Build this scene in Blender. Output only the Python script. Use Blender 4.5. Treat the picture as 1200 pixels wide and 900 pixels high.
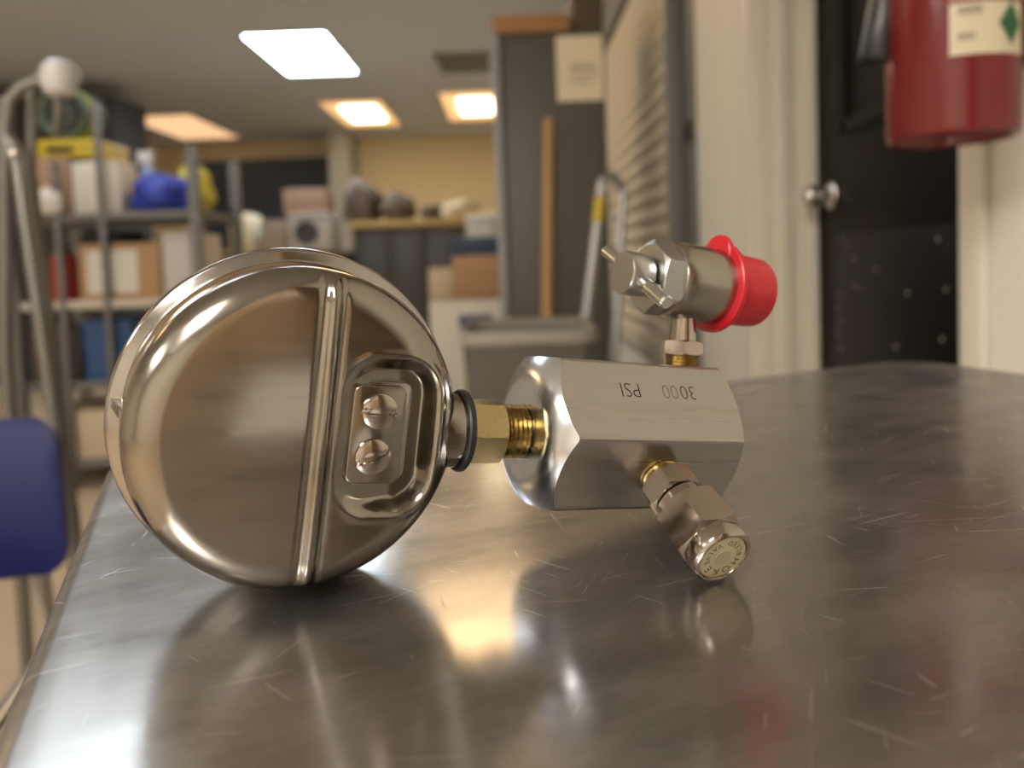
import bpy, bmesh, math, random
from mathutils import Vector, Matrix
random.seed(7)
for o in list(bpy.data.objects):
    bpy.data.objects.remove(o, do_unlink=True)
SC = bpy.context.scene
COL = SC.collection
R = math.radians

# ------------------------------------------------------------------ camera
TABLE_Z = 0.790
CAM = Vector((0.0, 0.0, TABLE_Z + 0.0754))
FPX, YH, PITCH, ROLL = 880.0, 305.0, R(3.0), R(2.0)
PPY = YH + FPX * math.tan(PITCH)
cam_rot = Matrix.Rotation(R(90) - PITCH, 3, 'X') @ Matrix.Rotation(-ROLL, 3, 'Z')
cd = bpy.data.cameras.new('camera')
cam = bpy.data.objects.new('camera', cd)
COL.objects.link(cam)
cam.location = CAM
cam.rotation_euler = cam_rot.to_euler()
cd.sensor_width = 36.0
cd.lens = FPX / 1200.0 * 36.0
cd.shift_y = -(450.0 - PPY) / 1200.0
cd.clip_start = 0.005
cd.clip_end = 60
cd.dof.use_dof = True
cd.dof.focus_distance = 0.182
cd.dof.aperture_fstop = 9.5
SC.camera = cam

RIGHT = cam_rot @ Vector((1, 0, 0))
UP = cam_rot @ Vector((0, 1, 0))
FWD = cam_rot @ Vector((0, 0, -1))

def ray(px, py):
    return RIGHT * ((px - 600.0) / FPX) + FWD + UP * ((PPY - py) / FPX)
def P(px, py, d):                       # pixel -> point on the plane y = d
    v = ray(px, py); return CAM + v * (d / v.y)
def Pz(px, py, z):                      # pixel -> point on a horizontal plane
    v = ray(px, py); return CAM + v * ((z - CAM.z) / v.z)
def Px(px, py, x):                      # pixel -> point on the plane x = const
    v = ray(px, py); return CAM + v * ((x - CAM.x) / v.x)

# ------------------------------------------------------------------ world, exposure
w = bpy.data.worlds.new('world'); SC.world = w
w.use_nodes = True
w.node_tree.nodes['Background'].inputs[0].default_value = (0.35, 0.36, 0.40, 1)
w.node_tree.nodes['Background'].inputs[1].default_value = 0.02
SC.view_settings.view_transform = 'Standard'
SC.view_settings.look = 'None'
SC.view_settings.gamma = 1.0
SC.view_settings.use_curve_mapping = False
SC.view_settings.exposure = 1.7

# ------------------------------------------------------------------ materials
MATS = {}
def mat(name, col=(.5, .5, .5), rough=.5, metal=0.0, emit=None, strength=0, noise=0.0, nscale=8.0,
        stretch=(1, 1, 1), bump=0.0, rough_var=0.0, coat=0.0, spec=None, trans=0.0):
    if name in MATS: return MATS[name]
    m = bpy.data.materials.new(name); m.use_nodes = True
    nt = m.node_tree; b = nt.nodes['Principled BSDF']
    b.inputs['Base Color'].default_value = (*col, 1)
    b.inputs['Roughness'].default_value = rough
    b.inputs['Metallic'].default_value = metal
    b.inputs['Coat Weight'].default_value = coat
    if spec is not None: b.inputs['Specular IOR Level'].default_value = spec
    if trans: b.inputs['Transmission Weight'].default_value = trans
    if emit:
        b.inputs['Emission Color'].default_value = (*emit, 1)
        b.inputs['Emission Strength'].default_value = strength
    if noise or bump or rough_var:
        tc = nt.nodes.new('ShaderNodeTexCoord'); mp = nt.nodes.new('ShaderNodeMapping')
        mp.inputs['Scale'].default_value = stretch
        nt.links.new(tc.outputs['Object'], mp.inputs[0])
        n = nt.nodes.new('ShaderNodeTexNoise'); n.inputs['Scale'].default_value = nscale
        n.inputs['Detail'].default_value = 6
        nt.links.new(mp.outputs[0], n.inputs['Vector'])
        if noise:
            mx = nt.nodes.new('ShaderNodeMix'); mx.data_type = 'RGBA'
            mx.inputs['A'].default_value = (*[c * (1 - noise) for c in col], 1)
            mx.inputs['B'].default_value = (*[min(1, c * (1 + noise)) for c in col], 1)
            nt.links.new(n.outputs['Fac'], mx.inputs['Factor'])
            nt.links.new(mx.outputs['Result'], b.inputs['Base Color'])
        if rough_var:
            mr = nt.nodes.new('ShaderNodeMapRange')
            mr.inputs['From Min'].default_value = .3; mr.inputs['From Max'].default_value = .7
            mr.inputs['To Min'].default_value = max(0.02, rough - rough_var); mr.inputs['To Max'].default_value = rough + rough_var
            nt.links.new(n.outputs['Fac'], mr.inputs['Value'])
            nt.links.new(mr.outputs[0], b.inputs['Roughness'])
        if bump:
            bp = nt.nodes.new('ShaderNodeBump'); bp.inputs['Strength'].default_value = bump
            bp.inputs['Distance'].default_value = 0.0002
            nt.links.new(n.outputs['Fac'], bp.inputs['Height'])
            nt.links.new(bp.outputs[0], b.inputs['Normal'])
    MATS[name] = m
    return m

CREAM = mat('cream_wall', (.74, .71, .62), .6, noise=.03, nscale=3)
BACKW = mat('ochre_wall', (.78, .64, .40), .7, noise=.04, nscale=2)
CEIL = mat('ceiling_white', (.63, .67, .73), .8, noise=.03, nscale=2)
FLOOR = mat('floor_vinyl', (.46, .36, .25), .45, noise=.15, nscale=6)
TRIM = mat('cream_trim', (.72, .67, .56), .4)
CASE = mat('gauge_steel', (.31, .28, .24), .16, 1.0, noise=.05, nscale=260, stretch=(.15, 1, 1), rough_var=.05, bump=.02)
BEZEL = mat('bezel_steel', (.38, .35, .32), .15, 1.0, rough_var=.03, nscale=200)
POLISH = mat('polished_aluminium', (.80, .83, .90), .20, 1.0, rough_var=.05, nscale=120)
ALU = mat('brushed_aluminium', (.42, .395, .36), .33, 1.0, noise=.13, nscale=300, stretch=(.015, 1, 1), rough_var=.07, bump=.06)
BRASS = mat('brass', (.42, .33, .16), .24, 1.0, noise=.12, nscale=180, rough_var=.08)
NICKEL = mat('nickel_plate', (.44, .38, .33), .14, 1.0, rough_var=.04, nscale=220)
ZINC = mat('zinc_plate', (.50, .50, .48), .30, 1.0)
ZINCB = mat('bright_zinc', (.68, .68, .66), .18, 1.0)
STEELV = mat('valve_steel', (.36, .33, .285), .26, 1.0, noise=.05, nscale=260, stretch=(.05, 1, 1))
BLACK = mat('black_rubber', (.012, .012, .012), .45)
RED = mat('red_plastic', (.48, .008, .02), .35, noise=.05, nscale=60)
INK = mat('stamped_dark', (.02, .017, .014), .7, 0.0, spec=.1)
INKF = mat('stamped_worn', (.16, .145, .12), .6, .3)
DISC = mat('ivory_disc', (.60, .52, .34), .35, .5)
DISCIN = mat('ivory_disc_centre', (.52, .45, .29), .3, .6)
GLASS = mat('gauge_glass', (.8, .8, .8), .05, trans=1.0)
DIAL = mat('dial_white', (.8, .8, .78), .5)

def table_material():
    m = bpy.data.materials.new('scratched_stainless'); m.use_nodes = True
    nt = m.node_tree; b = nt.nodes['Principled BSDF']
    N = nt.nodes.new; L = nt.links.new
    b.inputs['Metallic'].default_value = 1.0
    tc = N('ShaderNodeTexCoord')
    # broad smears
    mp = N('ShaderNodeMapping'); mp.vector_type = 'TEXTURE'; mp.inputs['Rotation'].default_value = (0, 0, R(24)); mp.inputs['Scale'].default_value = (1 / 6, 1 / 12, 1)
    L(tc.outputs['Object'], mp.inputs[0])
    n1 = N('ShaderNodeTexNoise'); n1.inputs['Scale'].default_value = 3.0; n1.inputs['Detail'].default_value = 8; n1.inputs['Roughness'].default_value = .65
    L(mp.outputs[0], n1.inputs['Vector'])
    # fine brushing
    mp2 = N('ShaderNodeMapping'); mp2.vector_type = 'TEXTURE'; mp2.inputs['Rotation'].default_value = (0, 0, R(24)); mp2.inputs['Scale'].default_value = (1 / 40, 1 / 1500, 1)
    L(tc.outputs['Object'], mp2.inputs[0])
    n2 = N('ShaderNodeTexNoise'); n2.inputs['Scale'].default_value = 1.0; n2.inputs['Detail'].default_value = 4
    L(mp2.outputs[0], n2.inputs['Vector'])
    # hair scratches: two warped line families masked by noise
    def lines(angle, scale, thr, warp):
        mpp = N('ShaderNodeMapping'); mpp.vector_type = 'TEXTURE'; mpp.inputs['Rotation'].default_value = (0, 0, R(angle)); mpp.inputs['Scale'].default_value = tuple(1 / q for q in scale)
        L(tc.outputs['Object'], mpp.inputs[0])
        v = N('ShaderNodeTexNoise'); v.inputs['Scale'].default_value = 1.0; v.inputs['Detail'].default_value = 2; v.inputs['Distortion'].default_value = warp
        L(mpp.outputs[0], v.inputs['Vector'])
        r = N('ShaderNodeMapRange'); r.inputs['From Min'].default_value = thr; r.inputs['From Max'].default_value = thr + .05
        L(v.outputs['Fac'], r.inputs['Value'])
        return r.outputs[0]
    fam = [lines(24, (30, 800, 1), .70, .35), lines(-40, (36, 760, 1), .70, .4), lines(68, (44, 850, 1), .71, .35),
           lines(2, (24, 1000, 1), .70, .3), lines(-78, (50, 800, 1), .715, .4), lines(42, (18, 650, 1), .73, .6)]
    cur = fam[0]
    for f_ in fam[1:]:
        a2 = N('ShaderNodeMath'); a2.operation = 'MAXIMUM'; L(cur, a2.inputs[0]); L(f_, a2.inputs[1]); cur = a2.outputs[0]
    mk = N('ShaderNodeTexNoise'); mk.inputs['Scale'].default_value = 14; mk.inputs['Detail'].default_value = 3
    L(tc.outputs['Object'], mk.inputs['Vector'])
    mkr = N('ShaderNodeMapRange'); mkr.inputs['From Min'].default_value = .42; mkr.inputs['From Max'].default_value = .62
    L(mk.outputs['Fac'], mkr.inputs['Value'])
    a2 = N('ShaderNodeMath'); a2.operation = 'MULTIPLY'; L(cur, a2.inputs[0]); L(mkr.outputs[0], a2.inputs[1])
    # base colour
    cr = N('ShaderNodeValToRGB')
    cr.color_ramp.elements[0].position = .3; cr.color_ramp.elements[0].color = (.40, .395, .39, 1)
    cr.color_ramp.elements[1].position = .72; cr.color_ramp.elements[1].color = (.50, .49, .48, 1)
    L(n1.outputs['Fac'], cr.inputs[0])
    mx = N('ShaderNodeMix'); mx.data_type = 'RGBA'
    L(a2.outputs[0], mx.inputs['Factor']); L(cr.outputs[0], mx.inputs['A']); mx.inputs['B'].default_value = (.62, .61, .60, 1)
    # dark specks and rubbed marks
    mp4 = N('ShaderNodeMapping'); mp4.vector_type = 'TEXTURE'; mp4.inputs['Scale'].default_value = (1 / 60, 1 / 170, 1); mp4.inputs['Rotation'].default_value = (0, 0, R(35))
    L(tc.outputs['Object'], mp4.inputs[0])
    n4 = N('ShaderNodeTexNoise'); n4.inputs['Scale'].default_value = 1.0; n4.inputs['Detail'].default_value = 5
    L(mp4.outputs[0], n4.inputs['Vector'])
    r4 = N('ShaderNodeMapRange'); r4.inputs['From Min'].default_value = .735; r4.inputs['From Max'].default_value = .77; r4.inputs['To Max'].default_value = .7
    L(n4.outputs['Fac'], r4.inputs['Value'])
    mx2 = N('ShaderNodeMix'); mx2.data_type = 'RGBA'
    L(r4.outputs[0], mx2.inputs['Factor']); L(mx.outputs['Result'], mx2.inputs['A']); mx2.inputs['B'].default_value = (.10, .09, .085, 1)
    L(mx2.outputs['Result'], b.inputs['Base Color'])
    mr = N('ShaderNodeMapRange'); mr.inputs['From Min'].default_value = .3; mr.inputs['From Max'].default_value = .7
    mr.inputs['To Min'].default_value = .13; mr.inputs['To Max'].default_value = .22
    L(n1.outputs['Fac'], mr.inputs['Value'])
    ad = N('ShaderNodeMath'); ad.operation = 'MULTIPLY_ADD'; ad.inputs[1].default_value = .35
    L(a2.outputs[0], ad.inputs[0]); L(mr.outputs[0], ad.inputs[2]); L(ad.outputs[0], b.inputs['Roughness'])
    ms = N('ShaderNodeMath'); ms.operation = 'MULTIPLY_ADD'; ms.inputs[1].default_value = -.5
    L(a2.outputs[0], ms.inputs[0]); L(n2.outputs['Fac'], ms.inputs[2])
    bp = N('ShaderNodeBump'); bp.inputs['Strength'].default_value = .12; bp.inputs['Distance'].default_value = .00003
    L(ms.outputs[0], bp.inputs['Height']); L(bp.outputs[0], b.inputs['Normal'])
    g2 = N('ShaderNodeBsdfGlossy'); g2.inputs['Roughness'].default_value = .44
    L(mx2.outputs['Result'], g2.inputs['Color']); L(bp.outputs[0], g2.inputs['Normal'])
    mixs = N('ShaderNodeMixShader')
    hz = N('ShaderNodeMapRange'); hz.inputs['From Min'].default_value = .3; hz.inputs['From Max'].default_value = .7
    hz.inputs['To Min'].default_value = .34; hz.inputs['To Max'].default_value = .68
    L(n1.outputs['Fac'], hz.inputs['Value']); L(hz.outputs[0], mixs.inputs[0])
    L(b.outputs[0], mixs.inputs[1]); L(g2.outputs[0], mixs.inputs[2])
    L(mixs.outputs[0], nt.nodes['Material Output'].inputs['Surface'])
    return m
TABLE = table_material()

# ------------------------------------------------------------------ mesh helpers
def obj(name, verts, faces, material, parent=None, smooth=35.0):
    me = bpy.data.meshes.new(name)
    me.from_pydata([tuple(v) for v in verts], [], faces)
    me.validate(); me.update()
    bm = bmesh.new(); bm.from_mesh(me)
    bmesh.ops.recalc_face_normals(bm, faces=bm.faces); bm.to_mesh(me); bm.free()
    if smooth is not None:
        for p in me.polygons: p.use_smooth = True
        me.set_sharp_from_angle(angle=R(smooth))
    if material: me.materials.append(material)
    o = bpy.data.objects.new(name, me); COL.objects.link(o)
    if parent: o.parent = parent
    return o
def bmobj(name, bm, material, parent=None, smooth=35.0):
    me = bpy.data.meshes.new(name)
    bmesh.ops.recalc_face_normals(bm, faces=bm.faces)
    bm.to_mesh(me); bm.free()
    if smooth is not None:
        for p in me.polygons: p.use_smooth = True
        me.set_sharp_from_angle(angle=R(smooth))
    if material: me.materials.append(material)
    o = bpy.data.objects.new(name, me); COL.objects.link(o)
    if parent: o.parent = parent
    return o
def tag(o, label, cat, group=None):
    o['label'] = label; o['category'] = cat
    if group: o['group'] = group
    return o
def struct(o):
    o['kind'] = 'structure'; return o
def empty(name, loc, rot=None):
    o = bpy.data.objects.new(name, None); COL.objects.link(o)
    o.empty_display_size = .02
    o.location = loc
    if rot is not None: o.rotation_euler = rot.to_euler()
    return o
def bmbox(bm, lo, hi, bevel=0.0, seg=2, M=None):
    lo = Vector(lo); hi = Vector(hi)
    r = bmesh.ops.create_cube(bm, size=1.0)
    vs = r['verts']
    for v in vs:
        v.co = Vector([(lo[i] + hi[i]) / 2 + v.co[i] * (hi[i] - lo[i]) for i in range(3)])
    if bevel:
        es = list({e for v in vs for e in v.link_edges})
        rr = bmesh.ops.bevel(bm, geom=es, offset=bevel, segments=seg, affect='EDGES', profile=.5)
        vs = list({v for f in rr['faces'] for v in f.verts} | {v for v in vs if v.is_valid})
    if M is not None:
        for v in vs: v.co = M @ v.co
    return vs
def box(name, lo, hi, material, parent=None, bevel=0.0, seg=2, M=None):
    bm = bmesh.new(); bmbox(bm, lo, hi, bevel, seg, M)
    return bmobj(name, bm, material, parent)
def basis(axis, ref=None):
    a = Vector(axis).normalized()
    r = Vector(ref) if ref is not None else (Vector((0, 0, 1)) if abs(a.z) < .9 else Vector((1, 0, 0)))
    x = (r - a * r.dot(a)).normalized()
    return a, x, a.cross(x)
def lathe_data(org, axis, prof, seg=64, ref=None, radial=None):
    """prof: (t, r) pairs along the axis; r==0 makes a pole."""
    a, x, y = basis(axis, ref); org = Vector(org)
    V = []; F = []; rings = []
    for t, r in prof:
        if r <= 1e-9:
            V.append(org + a * t); rings.append([len(V) - 1])
        else:
            ring = []
            for i in range(seg):
                th = 2 * math.pi * i / seg
                rr = r * (radial(th) if radial else 1)
                V.append(org + a * t + (x * math.cos(th) + y * math.sin(th)) * rr); ring.append(len(V) - 1)
            rings.append(ring)
    for A, B in zip(rings, rings[1:]):
        if len(A) == 1 and len(B) == 1: continue
        for i in range(seg):
            j = (i + 1) % seg
            if len(A) == 1: F.append((A[0], B[i], B[j]))
            elif len(B) == 1: F.append((A[i], B[0], A[j]))
            else: F.append((A[i], B[i], B[j], A[j]))
    return V, F
def lathe(name, org, axis, prof, material, parent=None, seg=64, ref=None, smooth=35.0):
    V, F = lathe_data(org, axis, prof, seg, ref)
    return obj(name, V, F, material, parent, smooth)
def hexnut(name, org, axis, t0, t1, af, material, parent=None, ref=None, c0=None, c1=None, cone=.55, seg=96, sides=6):
    """hex bar from t0 to t1, ends turned down to radius c0/c1 with a conical chamfer"""
    a, x, y = basis(axis, ref); org = Vector(org)
    ap = af / 2; step = 2 * math.pi / sides
    def rho(th):
        k = (th % step) - step / 2
        return ap / math.cos(k)
    prof0 = c0 if c0 else ap * .96
    prof1 = c1 if c1 else ap * .96
    V = [org + a * t0]; F = []
    R0 = []; R1 = []; R2 = []; R3 = []
    for i in range(seg):
        th = 2 * math.pi * i / seg
        d = x * math.cos(th) + y * math.sin(th); r = rho(th)
        R0.append(len(V)); V.append(org + a * t0 + d * min(prof0, r))
        R1.append(len(V)); V.append(org + a * (t0 + max(0, r - prof0) * cone) + d * r)
        R2.append(len(V)); V.append(org + a * (t1 - max(0, r - prof1) * cone) + d * r)
        R3.append(len(V)); V.append(org + a * t1 + d * min(prof1, r))
    V.append(org + a * t1); e = len(V) - 1
    for i in range(seg):
        j = (i + 1) % seg
        F.append((0, R0[j], R0[i]))
        F.append((R0[i], R0[j], R1[j], R1[i]))
        F.append((R1[i], R1[j], R2[j], R2[i]))
        F.append((R2[i], R2[j], R3[j], R3[i]))
        F.append((e, R3[i], R3[j]))
    return obj(name, V, F, material, parent, 22.0)
def tube_data(pts, r, seg=12, cap=True):
    pts = [Vector(p) for p in pts]
    V = []; F = []; rings = []
    prev = None
    for i, p in enumerate(pts):
        t = (pts[min(i + 1, len(pts) - 1)] - pts[max(i - 1, 0)]).normalized()
        if prev is None: a, x, y = basis(t)
        else:
            x = (prev - t * prev.dot(t)).normalized(); y = t.cross(x)
        prev = x
        rr = r[i] if isinstance(r, (list, tuple)) else r
        ring = []
        for k in range(seg):
            th = 2 * math.pi * k / seg
            V.append(p + (x * math.cos(th) + y * math.sin(th)) * rr); ring.append(len(V) - 1)
        rings.append(ring)
    for A, B in zip(rings, rings[1:]):
        for k in range(seg):
            j = (k + 1) % seg; F.append((A[k], A[j], B[j], B[k]))
    if cap:
        F.append(tuple(rings[0][::-1])); F.append(tuple(rings[-1]))
    return V, F
def tube(name, pts, r, material, parent=None, seg=12):
    V, F = tube_data(pts, r, seg); return obj(name, V, F, material, parent, 50.0)
def arc(c, r, a0, a1, n, plane='xz'):
    out = []
    for i in range(n + 1):
        th = R(a0 + (a1 - a0) * i / n)
        out.append((c[0] + r * math.cos(th), c[1], c[2] + r * math.sin(th)))
    return out
def text_mesh(s, size, offset=0.0, extrude=0.0):
    c = bpy.data.curves.new('lettering', 'FONT'); c.body = s; c.size = size
    c.align_x = 'CENTER'; c.align_y = 'CENTER'; c.offset = offset; c.extrude = extrude
    c.resolution_u = 3
    o = bpy.data.objects.new('lettering', c); COL.objects.link(o)
    dg = bpy.context.evaluated_depsgraph_get()
    me = bpy.data.meshes.new_from_object(o.evaluated_get(dg))
    V = [v.co.copy() for v in me.vertices]; F = [tuple(p.vertices) for p in me.polygons]
    bpy.data.objects.remove(o); bpy.data.curves.remove(c); bpy.data.meshes.remove(me)
    return V, F

# ================================================================== THE ROOM
FZ, CZ = 0.0, CAM.z + 1.56
XW, XT = 0.60, 0.75                      # right wall: room face and door plane
XL, YB, YR = -5.2, 9.3, -3.2
struct(box('floor', (XL - .15, YR - .15, -.1), (2.2, YB + .15, 0), FLOOR))
struct(box('ceiling', (XL - .15, YR - .15, CZ), (2.2, YB + .15, CZ + .1), CEIL))
struct(box('wall_back', (XL - .15, YB, 0), (2.2, YB + .15, CZ), BACKW))
struct(box('wall_left', (XL - .15, YR, 0), (XL, YB, CZ), CREAM))
struct(box('wall_rear', (XL - .15, YR - .15, 0), (2.2, YR, CZ), CREAM))
DY0 = Px(1130, 300, XW).y - .005         # near edge of the door opening
DY1 = Px(884, 300, XW).y                 # far edge of the door opening
WY0 = Px(822, 300, XW).y + .02           # window opening
WY1 = 4.9
DZ1, WZ0, WZ1 = 2.05, .42, 2.12
bm = bmesh.new()
WTH = .22
for lo, hi in (((XW, YR, 0), (XW + WTH, DY0, CZ)), ((XW, DY0, DZ1), (XW + WTH, DY1, CZ)), ((XW, DY1, 0), (XW + WTH, WY0, CZ)),
               ((XW, WY0, 0), (XW + WTH, WY1, WZ0)), ((XW, WY0, WZ1), (XW + WTH, WY1, CZ)), ((XW, WY1, 0), (XW + WTH, YB, CZ))):
    bmbox(bm, lo, hi)
struct(bmobj('wall_right', bm, CREAM))

# door with frame
DARKD = mat('black_door', (.006, .005, .004), .45, spec=.10, noise=.5, nscale=3, stretch=(1, 1, .3))
def glint_specks(m):  # glints on the lower door, painted as pale dots into the base colour
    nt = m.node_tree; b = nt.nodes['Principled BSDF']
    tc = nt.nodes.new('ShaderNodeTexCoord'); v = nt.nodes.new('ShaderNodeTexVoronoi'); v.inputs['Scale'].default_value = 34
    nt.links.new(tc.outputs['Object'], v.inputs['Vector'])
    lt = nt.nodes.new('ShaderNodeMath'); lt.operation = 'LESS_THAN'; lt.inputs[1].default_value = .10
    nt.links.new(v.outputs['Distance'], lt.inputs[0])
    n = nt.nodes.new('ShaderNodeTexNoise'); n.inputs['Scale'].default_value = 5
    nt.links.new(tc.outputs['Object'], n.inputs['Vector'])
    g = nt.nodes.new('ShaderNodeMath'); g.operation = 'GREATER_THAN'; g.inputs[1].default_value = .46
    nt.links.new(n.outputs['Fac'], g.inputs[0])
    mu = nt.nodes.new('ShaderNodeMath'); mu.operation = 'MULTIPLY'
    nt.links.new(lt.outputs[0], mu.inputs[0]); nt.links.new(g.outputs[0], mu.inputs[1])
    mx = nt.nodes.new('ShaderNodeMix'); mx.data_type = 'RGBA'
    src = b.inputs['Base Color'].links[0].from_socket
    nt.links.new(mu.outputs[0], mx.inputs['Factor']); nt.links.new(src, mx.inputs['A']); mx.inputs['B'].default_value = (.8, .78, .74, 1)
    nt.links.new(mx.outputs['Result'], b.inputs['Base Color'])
KICK = mat('black_kick_panel', (.006, .005, .005), .4, spec=.12, noise=.3, nscale=4); glint_specks(KICK)
door = struct(box('door_1', (XT, DY0 + .045, .008), (XT + .045, DY1 - .002, DZ1 - .045), DARKD, bevel=.003))
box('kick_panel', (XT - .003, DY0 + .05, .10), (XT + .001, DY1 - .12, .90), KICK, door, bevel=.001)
for z0, z1 in ((1.12, 1.95),):
    bm = bmesh.new()
    ya, yb = DY0 + .16, DY1 - .16
    for lo, hi in (((XT - .008, ya, z0), (XT + .002, ya + .03, z1)), ((XT - .008, yb - .03, z0), (XT + .002, yb, z1)),
                   ((XT - .008, ya, z0), (XT + .002, yb, z0 + .03)), ((XT - .008, ya, z1 - .03), (XT + .002, yb, z1))):
        bmbox(bm, lo, hi, .003)
    bmobj('panel_moulding', bm, DARKD, door)
kn = Px(976, 229, XT)
CHROME = mat('chrome', (.75, .73, .70), .12, 1.0)
k = lathe('door_knob', (XT - .0, kn.y, kn.z), (-1, 0, 0), [(0, 0), (0, .031), (.006, .031), (.010, .026), (.012, .012), (.03, .011), (.036, .018), (.045, .025), (.058, .026), (.066, .02), (.069, .008), (.069, 0)], CHROME, door, 32)
bm = bmesh.new()
bmbox(bm, (XW - .012, DY1 - .002, 0), (XW + .0, DY1 + .055, DZ1 + .055), .004)
bmbox(bm, (XW - .012, DY0 - .05, 0), (XW + .0, DY0 + .0, DZ1 + .055), .004)
bmbox(bm, (XW - .012, DY0 - .05, DZ1), (XW + .0, DY1 + .055, DZ1 + .055), .004)
struct(bmobj('trim_1', bm, TRIM))
bm = bmesh.new()                          # stepped jamb lining inside the opening
for x0, x1, dpt in ((XW, XW + .05, .012), (XW + .05, XW + .085, .026), (XW + .085, XW + .12, .012), (XW + .12, XT - .002, .030)):
    bmbox(bm, (x0, DY1 - dpt, 0), (x1, DY1 + .01, DZ1), .003)
    bmbox(bm, (x0, DY0 - .01, 0), (x1, DY0 + dpt * .3, DZ1), .002)
    bmbox(bm, (x0, DY0 - .01, DZ1 - dpt), (x1, DY1 + .01, DZ1 + .01), .002)
struct(bmobj('trim_2', bm, TRIM))
struct(box('trim_3', (XT + .06, DY0 - .02, 0), (XT + .07, DY1 + .02, DZ1 + .02), mat('dark_void', (.01, .01, .01), .9)))

# window with venetian blind
GREYF = mat('grey_window_frame', (.16, .16, .15), .5)
PANE = mat('window_pane', (.05, .055, .06), .08, spec=.5)
win = struct(box('window_1', (XW + .15, WY0, WZ0), (XW + .156, WY1, WZ1), PANE))
bm = bmesh.new()
fw = .20
bmbox(bm, (XW - .008, WY0, WZ0), (XW + .15, WY0 + fw, WZ1), .004)
bmbox(bm, (XW - .008, WY1 - .08, WZ0), (XW + .15, WY1, WZ1), .004)
bmbox(bm, (XW - .008, WY0, WZ1 - .05), (XW + .15, WY1, WZ1), .004)
bmbox(bm, (XW - .02, WY0, WZ0), (XW + .15, WY1, WZ0 + .035), .004)
bmobj('window_frame', bm, GREYF, win)
lz = Px(818, 150, XW).z
box('window_latch', (XW - .03, WY0 + .02, lz - .03), (XW - .006, WY0 + .06, lz + .03), BLACK, win, bevel=.006)
by0, by1 = WY0 + fw - .02, WY1 - .06
blind = empty('roller_shutter', (XW - .022, (by0 + by1) / 2, WZ0 + .035))
tag(blind, 'cream slatted roller shutter lowered inside the grey framed opening', 'shutter')
SLAT = mat('shutter_slat', (.62, .57, .46), .38, noise=.05, nscale=14)
half = (by1 - by0) / 2
sp = .072; nsl = int((WZ1 - .07 - WZ0 - .05) / sp)
prof = [(-.002, 0), (-.012, .004), (-.021, .014), (-.025, .028), (-.024, .042), (-.018, .056), (-.006, .066), (.0, .069), (.0, .0735), (.006, .0735), (.006, 0)]
V = [(x, y, z) for x, z in prof for y in (-half, half)]
m = len(prof)
F = [(2 * i, 2 * i + 1, 2 * ((i + 1) % m) + 1, 2 * ((i + 1) % m)) for i in range(m)] + [tuple(range(0, 2 * m, 2)), tuple(range(1, 2 * m, 2))[::-1]]
sm = None
for i in range(nsl):
    if sm is None:
        sl = obj('slat', V, F, SLAT, blind, 40); sm = sl.data
    else:
        sl = bpy.data.objects.new('slat', sm); COL.objects.link(sl); sl.parent = blind
    sl.location = (0, (.010 if i % 2 else -.010), .03 + i * sp)
box('bottom_bar', (-.022, -half, -.004), (.012, half, .031), SLAT, blind, bevel=.004)
box('head_box', (-.05, -half - .02, .03 + nsl * sp), (.02, half + .02, WZ1 - WZ0 + .05), GREYF, blind, bevel=.006)
box('guide_track', (-.040, -half - .05, 0), (.012, -half - .012, .03 + nsl * sp), GREYF, blind, bevel=.004)
box('guide_track', (-.040, half + .012, 0), (.012, half + .05, .03 + nsl * sp), GREYF, blind, bevel=.004)

# ceiling lights
DIFF_W = mat('diffuser_white', (.9, .95, 1), .4, emit=(.80, .92, 1.0), strength=8.0)
DIFF_A = mat('diffuser_amber', (.95, .8, .6), .4, emit=(1.0, .52, .20), strength=.30)
LAMP_A = mat('lamp_amber', (.95, .85, .7), .4, emit=(1.0, .82, .52), strength=3.0)
DIFF_D = mat('diffuser_dim', (.95, .8, .6), .4, emit=(1.0, .60, .32), strength=.30)
DIFF_K = mat('diffuser_warm', (.95, .85, .7), .4, emit=(1.0, .66, .34), strength=2.2)
DIFF_R = mat('diffuser_fill', (.95, .92, .85), .4, emit=(1.0, .94, .86), strength=11.5)
DIFF_L = mat('diffuser_cool', (.9, .95, 1), .4, emit=(.84, .93, 1.0), strength=2.0)
FRAME = mat('troffer_frame', (.62, .61, .58), .5)
def troffer(x0, x1, y0, y1, dm, label, lamp=None, lm=LAMP_A):
    t = empty('ceiling_light', ((x0 + x1) / 2, (y0 + y1) / 2, CZ))
    hx, hy = (x1 - x0) / 2, (y1 - y0) / 2
    bm = bmesh.new(); b = .025
    bmbox(bm, (-hx - b, -hy - b, -.018), (hx + b, -hy, .001)); bmbox(bm, (-hx - b, hy, -.018), (hx + b, hy + b, .001))
    bmbox(bm, (-hx - b, -hy, -.018), (-hx, hy, .001)); bmbox(bm, (hx, -hy, -.018), (hx + b, hy, .001))
    bmobj('frame', bm, FRAME, t)
    box('diffuser', (-hx, -hy, -.014), (hx, hy, -.002), dm, t)
    if lamp:
        box('lamp', (lamp[0] - lamp[2], lamp[1] - lamp[3], -.034), (lamp[0] + lamp[2], lamp[1] + lamp[3], -.0135), lm, t, bevel=.008)
    tag(t, label, 'ceiling light')
troffer(-1.72, -1.18, 5.05, 6.10, DIFF_W, 'brightest blue-white ceiling light panel, in front of the amber ones')
troffer(-1.75, -1.18, 7.15, 8.45, DIFF_A, 'amber ceiling light with a glowing centre, nearer the white panel', (0.02, -.05, .17, .34))
troffer(-.60, -.04, 6.95, 8.30, DIFF_A, 'amber ceiling light with a glowing centre, beside the grey cabinet', (.03, -.05, .16, .34))
troffer(-3.78, -3.12, 7.50, 8.90, DIFF_D, 'dim peach ceiling light without a bright centre, above the storage rack')
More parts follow.
